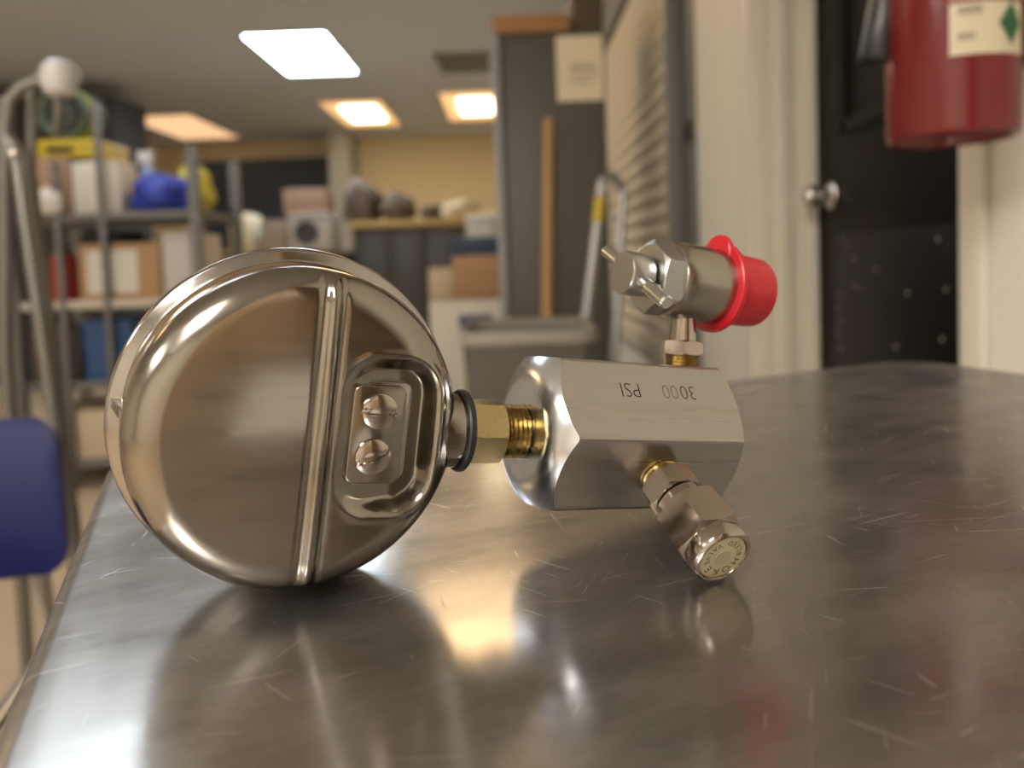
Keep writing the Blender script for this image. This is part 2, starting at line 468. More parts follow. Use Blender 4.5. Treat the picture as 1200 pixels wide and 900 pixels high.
troffer(-.62, -.06, 2.95, 4.15, DIFF_K, 'warm ceiling light above the grey cabinet, reflected in the steel cart')
troffer(-1.95, -1.35, 2.0, 3.2, DIFF_L, 'white ceiling light above the left storage rack, reflected in the cart edge')
troffer(-1.1, -.5, -2.1, -.9, DIFF_R, 'unseen soft white fill panel added behind the steel cart, nearest the door wall')  # added fill, out of view, brightens the walls and ceiling
troffer(-3.1, -2.5, -2.1, -.9, DIFF_R, 'unseen soft white fill panel added behind the steel cart, farther from the door wall')  # second added fill panel, out of view
troffer(-3.9, -3.3, 2.0, 3.2, DIFF_K, 'unseen warm fill panel added by the left wall, beyond the storage rack')  # out-of-view panel added for more bounce light on this side

# ceiling vent
v0 = Pz(512, 62, CZ); v1 = Pz(572, 82, CZ)
vent = empty('ceiling_vent', ((v0.x + v1.x) / 2, (v0.y + v1.y) / 2, CZ))
tag(vent, 'square grey ceiling vent between white light and grey cabinet', 'vent')
VM = mat('vent_grey', (.25, .23, .21), .6)
vx, vy = .2, (v1.y - v0.y) / 2
bm = bmesh.new()
bmbox(bm, (-vx, -vy, -.02), (vx, -vy + .04, .001)); bmbox(bm, (-vx, vy - .04, -.02), (vx, vy, .001))
bmbox(bm, (-vx, -vy, -.02), (-vx + .04, vy, .001)); bmbox(bm, (vx - .04, -vy, -.02), (vx, vy, .001))
bmobj('vent_frame', bm, VM, vent)
for i in range(7):
    yy = -vy + .06 + (2 * vy - .12) * i / 6
    box('slat', (-vx + .04, yy - .012, -.015), (vx - .04, yy + .012, -.005), VM, vent)

# pillar, chalkboard on the back wall, notice on the right wall behind the camera
p0, p1 = P(386, 200, 8.6), P(408, 200, 8.6)
struct(box('wall_pillar', (p0.x, 8.6, 0), (p1.x, YB + .02, CZ), mat('grey_pillar', (.42, .40, .36), .6)))
b0, b1 = P(240, 193, YB - .04), P(384, 285, YB - .04)
bd = empty('chalkboard', ((b0.x + b1.x) / 2, YB, b1.z)); tag(bd, 'large dark slate-blue board on the back wall left of the pillar', 'board')
hw, hh = (b1.x - b0.x) / 2, b0.z - b1.z
box('board_panel', (-hw, -.03, 0), (hw, .001, hh), mat('slate_blue', (.045, .06, .085), .5), bd)
bm = bmesh.new(); FRM = mat('board_frame', (.12, .12, .13), .5)
for lo, hi in (((-hw - .05, -.045, -.05), (hw + .05, .001, 0)), ((-hw - .05, -.045, hh), (hw + .05, .001, hh + .05)), ((-hw - .05, -.045, 0), (-hw, .001, hh)), ((hw, -.045, 0), (hw + .05, .001, hh))):
    bmbox(bm, lo, hi, .006)
bmobj('board_frame', bm, FRM, bd)

# ================================================================== STEEL CART
BL, BR = Pz(131, 531, TABLE_Z), Pz(1064, 419.5, TABLE_Z)
le = (Pz(17, 791, TABLE_Z) - BL); le.z = 0; le.normalize()
re = (Pz(1200, 438, TABLE_Z) - BR); re.z = 0; re.normalize()
LEN = .80
FL, FR = BL + le * LEN, BR + (le * .6 + re * .4).normalized() * LEN
cart = empty('steel_cart', ((BL + FR) / 2).xy.to_3d()); cart.location.z = 0
tag(cart, 'scratched stainless steel work cart carrying the gauge manifold', 'cart')
co = cart.location.copy()
def rounded(poly, r, n=6):
    out = []
    m = len(poly)
    for i in range(m):
        p = poly[i]; a = (poly[i - 1] - p).normalized(); b = (poly[(i + 1) % m] - p).normalized()
        ang = a.angle(b); t = r / math.tan(ang / 2); c = p + (a + b).normalized() * (r / math.sin(ang / 2))
        s, e = p + a * t, p + b * t
        v0, v1 = s - c, e - c
        for k in range(n + 1):
            f = k / n; v = v0.lerp(v1, f).normalized() * r
            out.append(c + v)
    return out
def inset(poly, d):
    c = sum(poly, Vector()) / len(poly); out = []
    m = len(poly)
    for i in range(m):
        p = poly[i]; e0 = (p - poly[i - 1]).normalized(); e1 = (poly[(i + 1) % m] - p).normalized()
        n = Vector((-(e0 + e1).y, (e0 + e1).x, 0)).normalized()
        if n.dot(c - p) < 0: n = -n
        out.append(p + n * d)
    return out
def slab(name, corners, z, th, material, parent, rr=.022, roll=.006):
    base = rounded([Vector((c.x, c.y, 0)) for c in corners], rr, 8)
    rings = []
    V = []; F = []
    steps = [(roll * (1 - math.sin(R(a))), -roll * (1 - math.cos(R(a)))) for a in range(0, 91, 15)]
    lev = [(i, dz) for i, dz in steps] + [(0, -th), (.012, -th), (.012, -th + .004)]
    for ins, dz in lev:
        q = inset(base, ins) if ins > 1e-6 else base
        rings.append(list(range(len(V), len(V) + len(q))))
        V += [Vector((p.x, p.y, z + dz)) - co for p in q]
    m = len(base)
    for A, B in zip(rings, rings[1:]):
        for i in range(m):
            j = (i + 1) % m; F.append((A[i], A[j], B[j], B[i]))
    F.append(tuple(rings[0])); F.append(tuple(rings[-1][::-1]))
    return obj(name, V, F, material, parent, 30)
slab('table_top', [BL, BR, FR, FL], TABLE_Z, .035, TABLE, cart, .028, .005)
sh = inset([BL, BR, FR, FL], .03)
slab('lower_shelf', sh, .25, .03, TABLE, cart)
TUBE = mat('steel_tube', (.5, .49, .47), .3, 1.0)
for c in inset([BL, BR, FR, FL], .045):
    p = c - co
    l = tube('leg', [(p.x, p.y, .10), (p.x, p.y, TABLE_Z - .02)], .014, TUBE, cart)
    cw = lathe('caster', (p.x - .012, p.y, .05), (1, 0, 0), [(0, 0), (0, .04), (.004, .05), (.02, .05), (.024, .04), (.024, 0)], BLACK, l, 24)
    box('caster_fork', (p.x - .02, p.y - .014, .045), (p.x + .02, p.y + .014, .115), TUBE, l, bevel=.004)

# ================================================================== GAUGE AND MANIFOLD
q_yaw, q_tilt, q_nt = R(24.16), R(6.45), R(1.87)
u = Vector((math.cos(q_tilt) * math.cos(q_yaw), math.cos(q_tilt) * math.sin(q_yaw), -math.sin(q_tilt)))
n = Vector((math.sin(q_yaw) * math.cos(q_nt), -math.cos(q_yaw) * math.cos(q_nt), math.sin(q_nt)))
n = (n - u * n.dot(u)).normalized(); wv = u.cross(-n)
GANG = 3.0
KB = 8.0                                                  # back face in front of the stem axis, mm
S0 = Vector((-.04778, .16214, -.03699)) - n * .008
KB = 12.0
roll = Matrix.Rotation(ROLL, 3, FWD)
u, n, wv = roll @ u, roll @ n, roll @ wv
S0 = CAM + roll @ S0
RM = Matrix((u, -n, wv)).transposed()
base = Vector((S0.x + u.x * .05, S0.y + u.y * .05, TABLE_Z))
asm = empty('pressure_gauge_manifold', base, RM)
tag(asm, 'stainless pressure gauge screwed to a hexagonal aluminium block with two valves', 'pressure gauge')
LO = RM.transposed() @ (S0 - base)
def L(s, nn=0.0, ww=0.0): return LO + Vector((s, -nn, ww)) / 1000.0
mm = 1 / 1000.0
PHI = R(3.9)
def E(a): return Vector((0, -math.cos(a), math.sin(a)))    # radial direction, angle from n towards w

# --- gauge case (pressed back with rib and pocket)
GC = 2.4; RG = 36.3
def smst(a, b, x):
    t = min(1, max(0, (x - a) / (b - a))); return t * t * (3 - 2 * t)
def sdrr(x, y, hx, hy, r):
    qx, qy = abs(x) - hx + r, abs(y) - hy + r
    return math.hypot(max(qx, 0), max(qy, 0)) + min(max(qx, qy), 0) - r
def back_h(s, b):
    r = math.hypot(s - GC, b)
    h = -.0011 * r * r
    r0, rs = 28.2, RG - 28.2
    if r > r0:
        t = min(1.0, (r - r0) / rs); h -= rs * .88 * (1 - math.sqrt(max(0, 1 - t * t)))
    fade = 1 - smst(32.4, 35.9, r)
    d = s - 5.8
    rib = .95 * math.exp(-(abs(d) / 1.15) ** 3) - .35 * math.exp(-((d + 2.3) / .8) ** 2) - .30 * math.exp(-((d - 2.2) / .7) ** 2)
    rib *= 1 - smst(33.4, 36.4, r)
    h += rib
    h -= .55 * smst(6.4, 8.2, s) * fade
    sd = sdrr(s - 20.6, b + .2, 11.9, 18.2, 9.0)
    pk = 1 - smst(-3.6, .2, sd)
    depth = 1.1 + 3.6 * smst(11, 24, s)
    h -= depth * pk * (1 - smst(33.9, 36.2, r))
    lip = .35 * math.exp(-((sd - .6) / .8) ** 2) * smst(10, 16, s) * fade
    return h + lip
NR, NT = 150, 384
V = [L(GC, KB + back_h(GC, 0), 0)]; F = []
for i in range(1, NR + 1):
    f = i / NR
    r = RG * (1 - (1 - f) ** 1.35)
    for j in range(NT):
        th = 2 * math.pi * j / NT
        s, b = GC + r * math.cos(th), r * math.sin(th)
        V.append(L(s, KB + back_h(s, b), b))
for j in range(NT): F.append((0, 1 + j, 1 + (j + 1) % NT))
for i in range(NR - 1):
    a0, a1 = 1 + i * NT, 1 + (i + 1) * NT
    for j in range(NT):
        k2 = (j + 1) % NT; F.append((a0 + j, a1 + j, a1 + k2, a0 + k2))
edge = KB + back_h(GC + RG, 0)
prev = 1 + (NR - 1) * NT
for r, nn in ((RG, -1.0), (RG, -8.0), (RG - .3, -10.0), (RG - .3, -11.5), (RG - 2, -12.0)):
    st = len(V)
    for j in range(NT):
        th = 2 * math.pi * j / NT; V.append(L(GC + r * math.cos(th), nn, r * math.sin(th)))
    for j in range(NT):
        k2 = (j + 1) % NT; F.append((prev + j, st + j, st + k2, prev + k2))
    prev = st
case = obj('gauge_case', V, F, CASE, asm, 60)
AX = Vector((0, 1, 0))                                     # from the back towards the dial
def bz(t, r): return (t * mm, r * mm)
RB = 40.3
lathe('bezel_ring', L(GC, 0, 0), AX, [bz(9.1, RG - 1.5), bz(9.3, RG + .6), bz(10.1, RG + .7), bz(10.5, RG + 1.2), bz(10.9, RB - .9), bz(11.5, RB - .2), bz(12.3, RB), bz(13.5, RB - .3), bz(14.1, RB - 1.1), bz(14.7, RB - 1.2), bz(15.1, RB - .5), bz(16.5, RB - .4), bz(19.7, RB - .4), bz(20.9, RB - .9), bz(21.5, RB - 2.2), bz(21.5, RB - 4.5), bz(20.0, RB - 5.0), bz(10.5, RB - 5.0)], BEZEL, case, 160, smooth=40)
lathe('dial_face', L(GC, 0, 0), AX, [bz(9.2, 0), bz(9.2, 33.5), bz(10, 33.5), bz(10, 0)], DIAL, case, 64)
lathe('lens', L(GC, 0, 0), AX, [bz(16.5, 0), bz(16.5, 33.6), bz(18.3, 33.6), bz(18.3, 0)], GLASS, case, 64)
# small tab bridging case shoulder and bezel on the far side from the stem
V = []; F = []
for (s, nn, hw_) in ((-35.4, 2.0, .35), (-36.8, 1.0, .9), (-39.2, -11.6, 1.1), (-35.4, -11.6, 1.1)):
    V += [L(s + GC, nn, 1.5 - hw_), L(s + GC, nn, 1.5 + hw_)]
F = [(0, 1, 3, 2), (2, 3, 5, 4), (4, 5, 7, 6), (6, 7, 1, 0), (0, 2, 4, 6), (1, 7, 5, 3)]
obj('rim_tab', V, F, BEZEL, case, 30)
# mounting plate with two slotted screws
def rrect(cx, cy, hx, hy, r, n=6):
    pts = []
    for ax, ay, a0 in ((1, 1, 0), (-1, 1, 90), (-1, -1, 180), (1, -1, 270)):
        for k in range(n + 1):
            th = R(a0 + 90 * k / n)
            pts.append((cx + ax * (hx - r) + r * math.cos(th), cy + ay * (hy - r) + r * math.sin(th)))
    return pts
def plate(name, cx, cy, hx, hy, r, n0, n1, material, parent, skew=0.0, bev=.35):
    V = []; F = []; rings = []
    for ins, nn in ((0, n0), (0, n1 - bev), (bev * .35, n1 - bev * .35), (bev, n1)):
        pts = rrect(cx, cy, hx - ins, hy - ins, r - ins * .8)
        rings.append(range(len(V), len(V) + len(pts)))
        V += [L(x + skew * (y - cy), nn, y) for x, y in pts]
    m = len(rings[0])
    for A, B in zip(rings, rings[1:]):
        for i in range(m):
            j = (i + 1) % m; F.append((A[i], A[j], B[j], B[i]))
    F.append(tuple(rings[0])); F.append(tuple(rings[-1]))
    return obj(name, V, F, material, parent, 35)
PN = KB - 1.0
plate('mounting_plate', 17.9, .3, 6.1, 11.1, 1.9, PN - 5.0, PN, CASE, case)
plate('backing_plate', 19.5, .8, 6.2, 11.3, 2.1, PN - 6.0, PN - 1.9, BEZEL, case)
def screw(s, b, ang, rr=4.15):
    a = R(ang); sw, sd = .55, .75; hgt = 1.7
    V = []; F = []
    NRR, NS = 26, 72
    def hh(x, y):
        r = math.hypot(x, y) / rr
        z = hgt * math.sqrt(max(0, 1 - .86 * r * r)) - .15
        if r > .97: z = .25
        d = abs(x * math.sin(a) - y * math.cos(a))
        z -= (1 - smst(sw * .85, sw * 1.1, d)) * sd * (1 if r < .999 else 0)
        return max(z, .05)
    V.append(L(s, PN + hh(0, 0), b))
    for i in range(1, NRR + 1):
        r = rr * i / NRR
        for j in range(NS):
            th = 2 * math.pi * j / NS; x, y = r * math.cos(th), r * math.sin(th)
            V.append(L(s + x, PN + hh(x, y), b + y))
    for j in range(NS): F.append((0, 1 + j, 1 + (j + 1) % NS))
    for i in range(NRR - 1):
        a0, a1 = 1 + i * NS, 1 + (i + 1) * NS
        for j in range(NS):
            k2 = (j + 1) % NS; F.append((a0 + j, a1 + j, a1 + k2, a0 + k2))
    st = len(V); pv = 1 + (NRR - 1) * NS
    for j in range(NS):
        th = 2 * math.pi * j / NS; V.append(L(s + rr * math.cos(th), PN - 1.5, b + rr * math.sin(th)))
    for j in range(NS):
        k2 = (j + 1) % NS; F.append((pv + j, st + j, st + k2, pv + k2))
    return obj('screw', V, F, NICKEL, case, 32)
screw(18.0, 5.7, -1); screw(17.5, -4.6, 24)

GROT = Matrix.Translation(L(0)) @ Matrix.Rotation(R(GANG), 4, 'X') @ Matrix.Translation(-L(0))
case.matrix_local = GROT
# --- neck, gasket, brass stem
UX = Vector((1, 0, 0))
lathe('case_neck', L(0, 0, -.6), UX, [bz(33.5, 0), bz(33.5, 7.0), bz(35.5, 9.2), bz(39.0, 9.4), bz(40.0, 9.2), bz(41.0, 9.0), bz(41.0, 0)], CASE, case, 64)
lathe('gasket', L(0, 0, -.6), UX, [bz(40.8, 0), bz(40.8, 9.8), bz(41.3, 10.2), bz(42.3, 10.2), bz(42.8, 9.7), bz(42.8, 0)], BLACK, asm, 64)
stem = hexnut('brass_stem', L(0, 0, -.6), UX, 42.6 * mm, 52.5 * mm, 14.6 * mm, BRASS, asm, ref=E(R(58)), c0=7.4 * mm, c1=7.0 * mm, sides=4 if False else 6)
pr = [bz(52.0, 6.0), bz(52.6, 6.6)]
t = 52.9
while t < 59.5:
    pr += [bz(t, 5.7), bz(t + .62, 6.9)]; t += 1.3
pr += [bz(60.5, 6.0), bz(60.5, 0)]
lathe('thread', L(0, 0, -.6), UX, [bz(52, 0)] + pr, BRASS, stem, 64, smooth=25)

# --- manifold block
AF = 38.1; SB0, SB1 = 59.0, 116.5
a_, x_, y_ = UX, E(PHI), UX.cross(E(PHI))
ap = AF / 2; seg = 192
V = []; F = []; mats = []
prof = lambda f, rho: (SB0 + 5.2 * f ** 2.0, 12.5 + (rho - 12.5) * f)
K = 9
rings = [[] for _ in range(K + 5)]
for i in range(seg):
    th = 2 * math.pi * i / seg
    kk = ((th) % (math.pi / 3)) - math.pi / 6
    rho = min(ap / math.cos(kk), 21.75)
    d = x_ * math.cos(th) + y_ * math.sin(th)
    lst = [(SB0 + .3, 5.8), (SB0, 12.5)]
    fl = (rho - 12.5) / (21.75 - 12.5)
    for q in range(1, K):
        f = q / (K - 1) * fl
        lst.append((SB0 + 5.0 * f ** 1.7, 12.5 + (21.75 - 12.5) * f))
    lst += [(lst[-1][0], rho), (SB1 - (rho - 17.6) * .62, rho), (SB1, 17.6), (SB1, 0.5)]
    for ri, (s, r) in enumerate(lst):
        rings[ri].append(len(V)); V.append(L(s) + d * (r * mm))
nr = len(lst)
for ri in range(nr - 1):
    if ri == K: continue
    for i in range(seg):
        j = (i + 1) % seg
        A_ = rings[ri]; B_ = rings[ri + 1] if ri != K - 1 else rings[ri + 1]
        F.append((A_[i], A_[j], B_[j], B_[i])); mats.append(1 if ri < K else 0)
block = obj('manifold_block', V, F, ALU, asm, None)
block.data.materials.append(POLISH)
for p, mi in zip(block.data.polygons, mats): p.material_index = mi; p.use_smooth = True
block.data.set_sharp_from_angle(angle=R(14))

# stamped rating on the upper front face, upside down to the viewer
fa = PHI + R(30)
fn = E(fa); ft = E(fa + R(90))
def stamp(txt, s, off, size, material, hgt=.03):
    V, F = text_mesh(txt, size * mm, offset=-.0001)
    V = [L(s) + fn * (ap * mm + hgt * mm) + ft * (off * mm) + UX * (-v.x * .92) + ft * (-v.y) for v in V]
    o = obj('stamped_lettering', V, F, material, block, None); return o
stamp('30', 100.2, 3.0, 5.9, INK); stamp('00', 94.4, 3.0, 5.9, INKF, .02); stamp('PSI', 82.0, 3.0, 5.9, INK)

# --- bleed valve on the lower front face
ba = PHI - R(30); be = E(ba); bup = E(ba + R(90))
BO = L(91.4)
def bl(t, r): return (t * mm, r * mm)
bv = hexnut('bleed_valve', BO, be, 22.0 * mm, 28.6 * mm, 12.6 * mm, NICKEL, asm, ref=bup * math.cos(R(20)) + UX * math.sin(R(20)), c0=6.1 * mm, c1=6.1 * mm)
pr = [bl(18.2, 0), bl(18.2, 5.5), bl(19.4, 5.5)]
t = 19.5
while t < 22.0: pr += [bl(t, 4.9), bl(t + .4, 5.4)]; t += .8
pr += [bl(22.4, 4.8), bl(22.4, 0)]
lathe('brass_thread', BO, be, pr, BRASS, bv, 48, smooth=25)
lathe('groove_ring', BO, be, [bl(28.4, 0), bl(28.4, 4.6), bl(29.6, 4.6), bl(29.6, 0)], BLACK, bv, 48)
lathe('collar', BO, be, [bl(29.4, 0), bl(29.4, 6.4), bl(29.8, 6.9), bl(32.6, 6.9), bl(32.6, 0)], NICKEL, bv, 64)
hexnut('cap_nut', BO, be, 32.2 * mm, 43.6 * mm, 15.2 * mm, NICKEL, bv, ref=bup * math.cos(R(20)) + UX * math.sin(R(20)), c0=7.3 * mm, c1=7.2 * mm)
lathe('cap_rim', BO, be, [bl(42.8, 0), bl(42.8, 7.2), bl(44.0, 7.45), bl(47.0, 7.45), bl(47.6, 7.2), bl(48.0, 6.6), bl(47.9, 6.2), bl(47.3, 6.05), bl(47.3, 0)], NICKEL, bv, 72)
cap_disc = lathe('end_disc', BO, be, [bl(47.2, 0), bl(47.2, 6.0), bl(47.6, 5.9), bl(47.65, 5.7), bl(47.65, 0)], DISC, bv, 64)
lathe('disc_centre', BO, be, [bl(47.5, 0), bl(47.5, 2.1), bl(47.72, 2.05), bl(47.72, 0)], DISCIN, bv, 40)
def arctext(word, mid, span, rad, size, outward, material):
    V = []; F = []
    nL = len(word)
    for i, ch in enumerate(word):
        if ch == ' ': continue
        f = (i / (nL - 1) - .5) * span
        # outward: tops point away from the centre, text runs clockwise; inward: counter-clockwise
        th = R(mid - f) if outward else R(mid + f)
        d = UX * math.cos(th) + bup * math.sin(th)
        tl = -UX * math.sin(th) + bup * math.cos(th)
        up_, rt = (d, -tl) if outward else (-d, tl)
        tv, tf = text_mesh(ch, size * mm, offset=0.0)
        b0 = len(V)
        V += [BO + be * (47.69 * mm) + d * (rad * mm) + rt * v.x + up_ * v.y for v in tv]
        F += [tuple(b0 + k for k in fc) for fc in tf]
    return obj('disc_lettering', V, F, material, bv, None)
PRINT = mat('black_print', (.03, .025, .02), .6)
arctext('HOKE', -74, 112, 4.2, 2.7, True, PRINT)
arctext('BLEED VALVE', 106, 186, 4.25, 1.9, False, PRINT)

# --- isolation valve on the top face with tee handle and red dust cap
ta = PHI + R(90); te = E(ta); tn = E(ta - R(90))
TO = L(109.2)
HV = 43.6
vb_o = TO + te * (HV * mm)
AXV = (UX * math.cos(R(1.5)) - te * math.sin(R(1.5))).normalized()
def vl(t, r): return (t * mm, r * mm)
vb = lathe('valve_body', vb_o, AXV, [vl(-7.0, 0), vl(-7.0, 9.6), vl(-6.6, 10.4), vl(-5.2, 11.0), vl(-3, 11.3), vl(4, 11.3), vl(9, 11.2), vl(16, 11.0), vl(16, 0)], STEELV, asm, 72, smooth=40)
hexnut('packing_nut', vb_o, AXV, -13.6 * mm, -6.4 * mm, 18.8 * mm, ZINC, vb, ref=te * math.cos(R(8)) + tn * math.sin(R(8)), c0=9.2 * mm, c1=9.4 * mm)
lathe('handle_stem', vb_o, AXV, [vl(-13.4, 0), vl(-13.4, 4.0), vl(-14.0, 4.0), vl(-14.4, 6.0), vl(-18.0, 6.3), vl(-21.2, 6.3), vl(-21.8, 5.9), vl(-21.9, 0)], ZINC, vb, 56)
tb = vb_o + AXV * (-17.8 * mm)
bd_ = (tn * math.cos(R(-29)) + te * math.sin(R(-29))).normalized()
lathe('tee_bar', tb, bd_, [vl(-17.5, 0), vl(-17.5, 1.5), vl(-17.0, 2.0), vl(18.0, 2.0), vl(18.5, 1.5), vl(18.5, 0)], ZINCB, vb, 36)
lathe('neck_post', TO, te, [vl(26.0, 0), vl(26.0, 3.9), vl(33.0, 3.5), vl(37.5, 3.5), vl(37.5, 0)], NICKEL, vb, 48)
hexnut('neck_nut', TO, te, 22.2 * mm, 26.4 * mm, 10.8 * mm, NICKEL, vb, ref=tn * math.cos(R(30)) + UX * math.sin(R(30)), c0=5.3 * mm, c1=5.2 * mm)
pr = [vl(17.5, 0), vl(17.5, 5.4)]
t = 18.6
while t < 22.0: pr += [vl(t, 4.7), vl(t + .45, 5.2)]; t += .9
lathe('brass_thread', TO, te, pr + [vl(22.6, 4.7), vl(22.6, 0)], BRASS, vb, 48, smooth=25)
cap = lathe('dust_cap', vb_o, AXV, [vl(10.2, 10.9), vl(10.0, 13.4), vl(10.3, 13.7), vl(11.5, 13.7), vl(12.0, 13.3), vl(12.3, 11.3), vl(25.2, 10.4), vl(26.0, 10.1), vl(26.5, 9.2), vl(26.6, 0)], RED, vb, 72)
# pull tab on the flange of the red cap
tdir = (te * math.cos(R(8)) + tn * math.sin(R(8)))
V, F = lathe_data(vb_o + tdir * (9.6 * mm), AXV, [vl(10.0, 0), vl(10.0, 5.6), vl(10.4, 6.0), vl(11.5, 6.0), vl(12.0, 5.6), vl(12.0, 0)], 40)
obj('cap_tab', V, F, RED, vb, 35)

# ================================================================== EXTINGUISHER
EXR = mat('extinguisher_red', (.15, .006, .008), .22, noise=.05, nscale=6, coat=.3)
ec = P(1116, 160, .835); er = .0655
ez = P(1100, 160, .80).z
ext = empty('fire_extinguisher', (ec.x, ec.y, ez)); tag(ext, 'red fire extinguisher hung on the cream wall beside the black door', 'fire extinguisher')
lathe('cylinder', (0, 0, 0), (0, 0, 1), [(.012, 0), (.012, er * .80), (.002, er * .86), (0, er * .93), (.003, er * .985), (.009, er), (.36, er), (.39, er * .93), (.415, er * .7), (.428, er * .4), (.43, 0)], EXR, ext, 72, smooth=40)
hd = lathe('valve_head', (0, 0, .425), (0, 0, 1), [(0, 0), (0, .02), (.03, .02), (.035, .014), (.06, .014), (.06, 0)], CHROME, ext, 24)
box('lever', (-.012, -.09, .47), (.012, .03, .482), BLACK, ext, bevel=.003)
# hose and horn hanging on the door side
hp = P(1022, 30, .86) - ext.location
pts = [(0, .02, .445), (-.05, .03, .45), (-.09, .03, .42), (hp.x + .004, .025, .34), (hp.x + .004, .025, hp.z + .09)]
tube('hose', pts, .008, BLACK, ext)
zb = P(1020, 72, .86).z - ez
lathe('horn', (hp.x + .006, .025, zb), (.10, 0, 1), [(.004, 0), (0, .019), (.003, .0205), (.05, .016), (.11, .0105), (.13, .009), (.13, 0)], mat('black_plastic', (.02, .02, .022), .3), ext, 32)
box('hose_clip', (hp.x - .005, .015, zb + .115), (-er * .8, .035, zb + .125), BLACK, ext)
box('wall_bracket', (er * .8, -.02, .08), (XW - ec.x + .001, .02, .34), BLACK, ext, bevel=.003)
# curved paper label with green diamond
tocam = math.atan2(-ec.y, -ec.x)
def patch(name, a0, a1, z0, z1, material, parent, rad, shape=None, nn=16):
    V = []; F = []
    for i in range(nn + 1):
        f = i / nn; a = a0 + (a1 - a0) * f
        lo_, hi_ = (z0, z1) if shape is None else shape(f)
        for z in (lo_, hi_):
            V.append((rad * math.cos(a), rad * math.sin(a), z)); 
    for i in range(nn): F.append((2 * i, 2 * i + 2, 2 * i + 3, 2 * i + 1))
    return obj(name, V, F, material, parent, 60)
lz0, lz1 = P(1150, 68, .79).z - ez, P(1150, 8, .79).z - ez
LAB = mat('label_paper', (.62, .54, .38), .5)
lab = patch('label', tocam - R(2), tocam + R(68), lz0, lz1, LAB, ext, er + .0006)
patch('label_band', tocam - R(2), tocam + R(68), lz1 + .004, lz1 + .05, mat('label_band_tan', (.42, .28, .18), .5), ext, er + .0006)
zm = (lz0 + lz1) / 2 + .004; dh = (lz1 - lz0) * .42
patch('green_diamond', tocam + R(38), tocam + R(64), 0, 0, mat('label_green', (.012, .10, .03), .5), lab, er + .0012, lambda f: (zm - dh * (1 - abs(2 * f - 1)), zm + dh * (1 - abs(2 * f - 1))))
GR = mat('label_grey', (.34, .29, .20), .5)
for zc, a1, hgt in ((zm + .014, 24, .0045), (zm - .012, 18, .004)):
    patch('label_print', tocam + R(4), tocam + R(a1), zc - hgt, zc + hgt, GR, lab, er + .0011)

# ================================================================== GREY CABINET CORNER
CABG = mat('cabinet_grey', (.105, .098, .085), .45, noise=.06, nscale=4)
cy = 2.80
c0, c1 = P(584, 38, cy), P(713, 200, cy)
ctop = P(600, 38, cy).z
cab = empty('storage_cabinet', ((c0.x + c1.x) / 2, cy + .225, 0)); tag(cab, 'tall dark grey steel cabinet with a paper notice on its door', 'cabinet')
hw = (c1.x - c0.x) / 2
box('body', (-hw, -.215, .0), (hw, .225, ctop), CABG, cab, bevel=.006)
dr = box('door', (-hw + .012, -.228, .08), (hw - .012, -.213, ctop - .03), CABG, cab, bevel=.004)
box('handle', (hw - .06, -.245, .95), (hw - .04, -.226, 1.07), CHROME, dr, bevel=.004)
box('corner_angle', (-hw - .028, -.235, 0), (-hw + .002, -.19, ctop - .005), mat('pale_angle', (.32, .33, .34), .4), cab, bevel=.003)
n0, n1 = P(651, 42, cy - .01), P(708, 117, cy - .01)
PAPER = mat('notice_paper', (.86, .76, .56), .6)
nt_ = box('paper_notice', (n0.x, cy - .0065, n1.z), (n1.x, cy - .0030, n0.z), PAPER); tag(nt_, 'cream paper notice taped to the grey cabinet door', 'notice')
PRN = mat('faint_print', (.52, .42, .25), .6)
for i, (f0, f1, ww) in enumerate(((.44, .52, .55), (.58, .63, .6), (.7, .74, .5))):
    zt = n0.z + (n1.z - n0.z) * f0; zb_ = n0.z + (n1.z - n0.z) * f1
    xa = n0.x + (n1.x - n0.x) * .3
    box('print_block', (xa, cy - .0072, zb_), (xa + (n1.x - n0.x) * ww, cy - .0064, zt), PRN, nt_)
WOOD = mat('orange_wood', (.42, .22, .09), .6, noise=.15, nscale=12, stretch=(.2, 1, 1))
w0, w1 = P(576, 20, cy), P(668, 38, cy)
bd1 = box('wooden_board', (w0.x, cy - .01, ctop - .001), (w1.x, cy + .26, ctop + (w0.z - w1.z) * .9), WOOD, bevel=.004)
tag(bd1, 'orange-brown wooden board lying on top of the grey cabinet', 'board')
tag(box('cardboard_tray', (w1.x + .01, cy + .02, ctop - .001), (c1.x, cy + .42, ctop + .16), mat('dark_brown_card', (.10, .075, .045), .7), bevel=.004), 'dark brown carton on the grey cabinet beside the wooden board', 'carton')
# broom handle leaning on the cabinet
h0, h1 = P(643, 140, 2.765), P(641, 395, 2.70)
dirv = (h1 - h0).normalized(); hbot = h0 + dirv * ((.07 - h0.z) / dirv.z)
br = empty('push_broom', (hbot.x, hbot.y, 0)); tag(br, 'push broom with a wooden handle leaning on the grey cabinet', 'broom')
tube('broom_handle', [h0 - br.location, hbot - br.location], .019, mat('handle_wood', (.48, .29, .12), .5, noise=.1, nscale=20, stretch=(1, 1, .1)), br, 14)
box('broom_head', (-.16, -.03, .045), (.06, .03, .085), WOOD, br, bevel=.01)
box('bristles', (-.155, -.026, .0), (.055, .026, .05), BLACK, br)
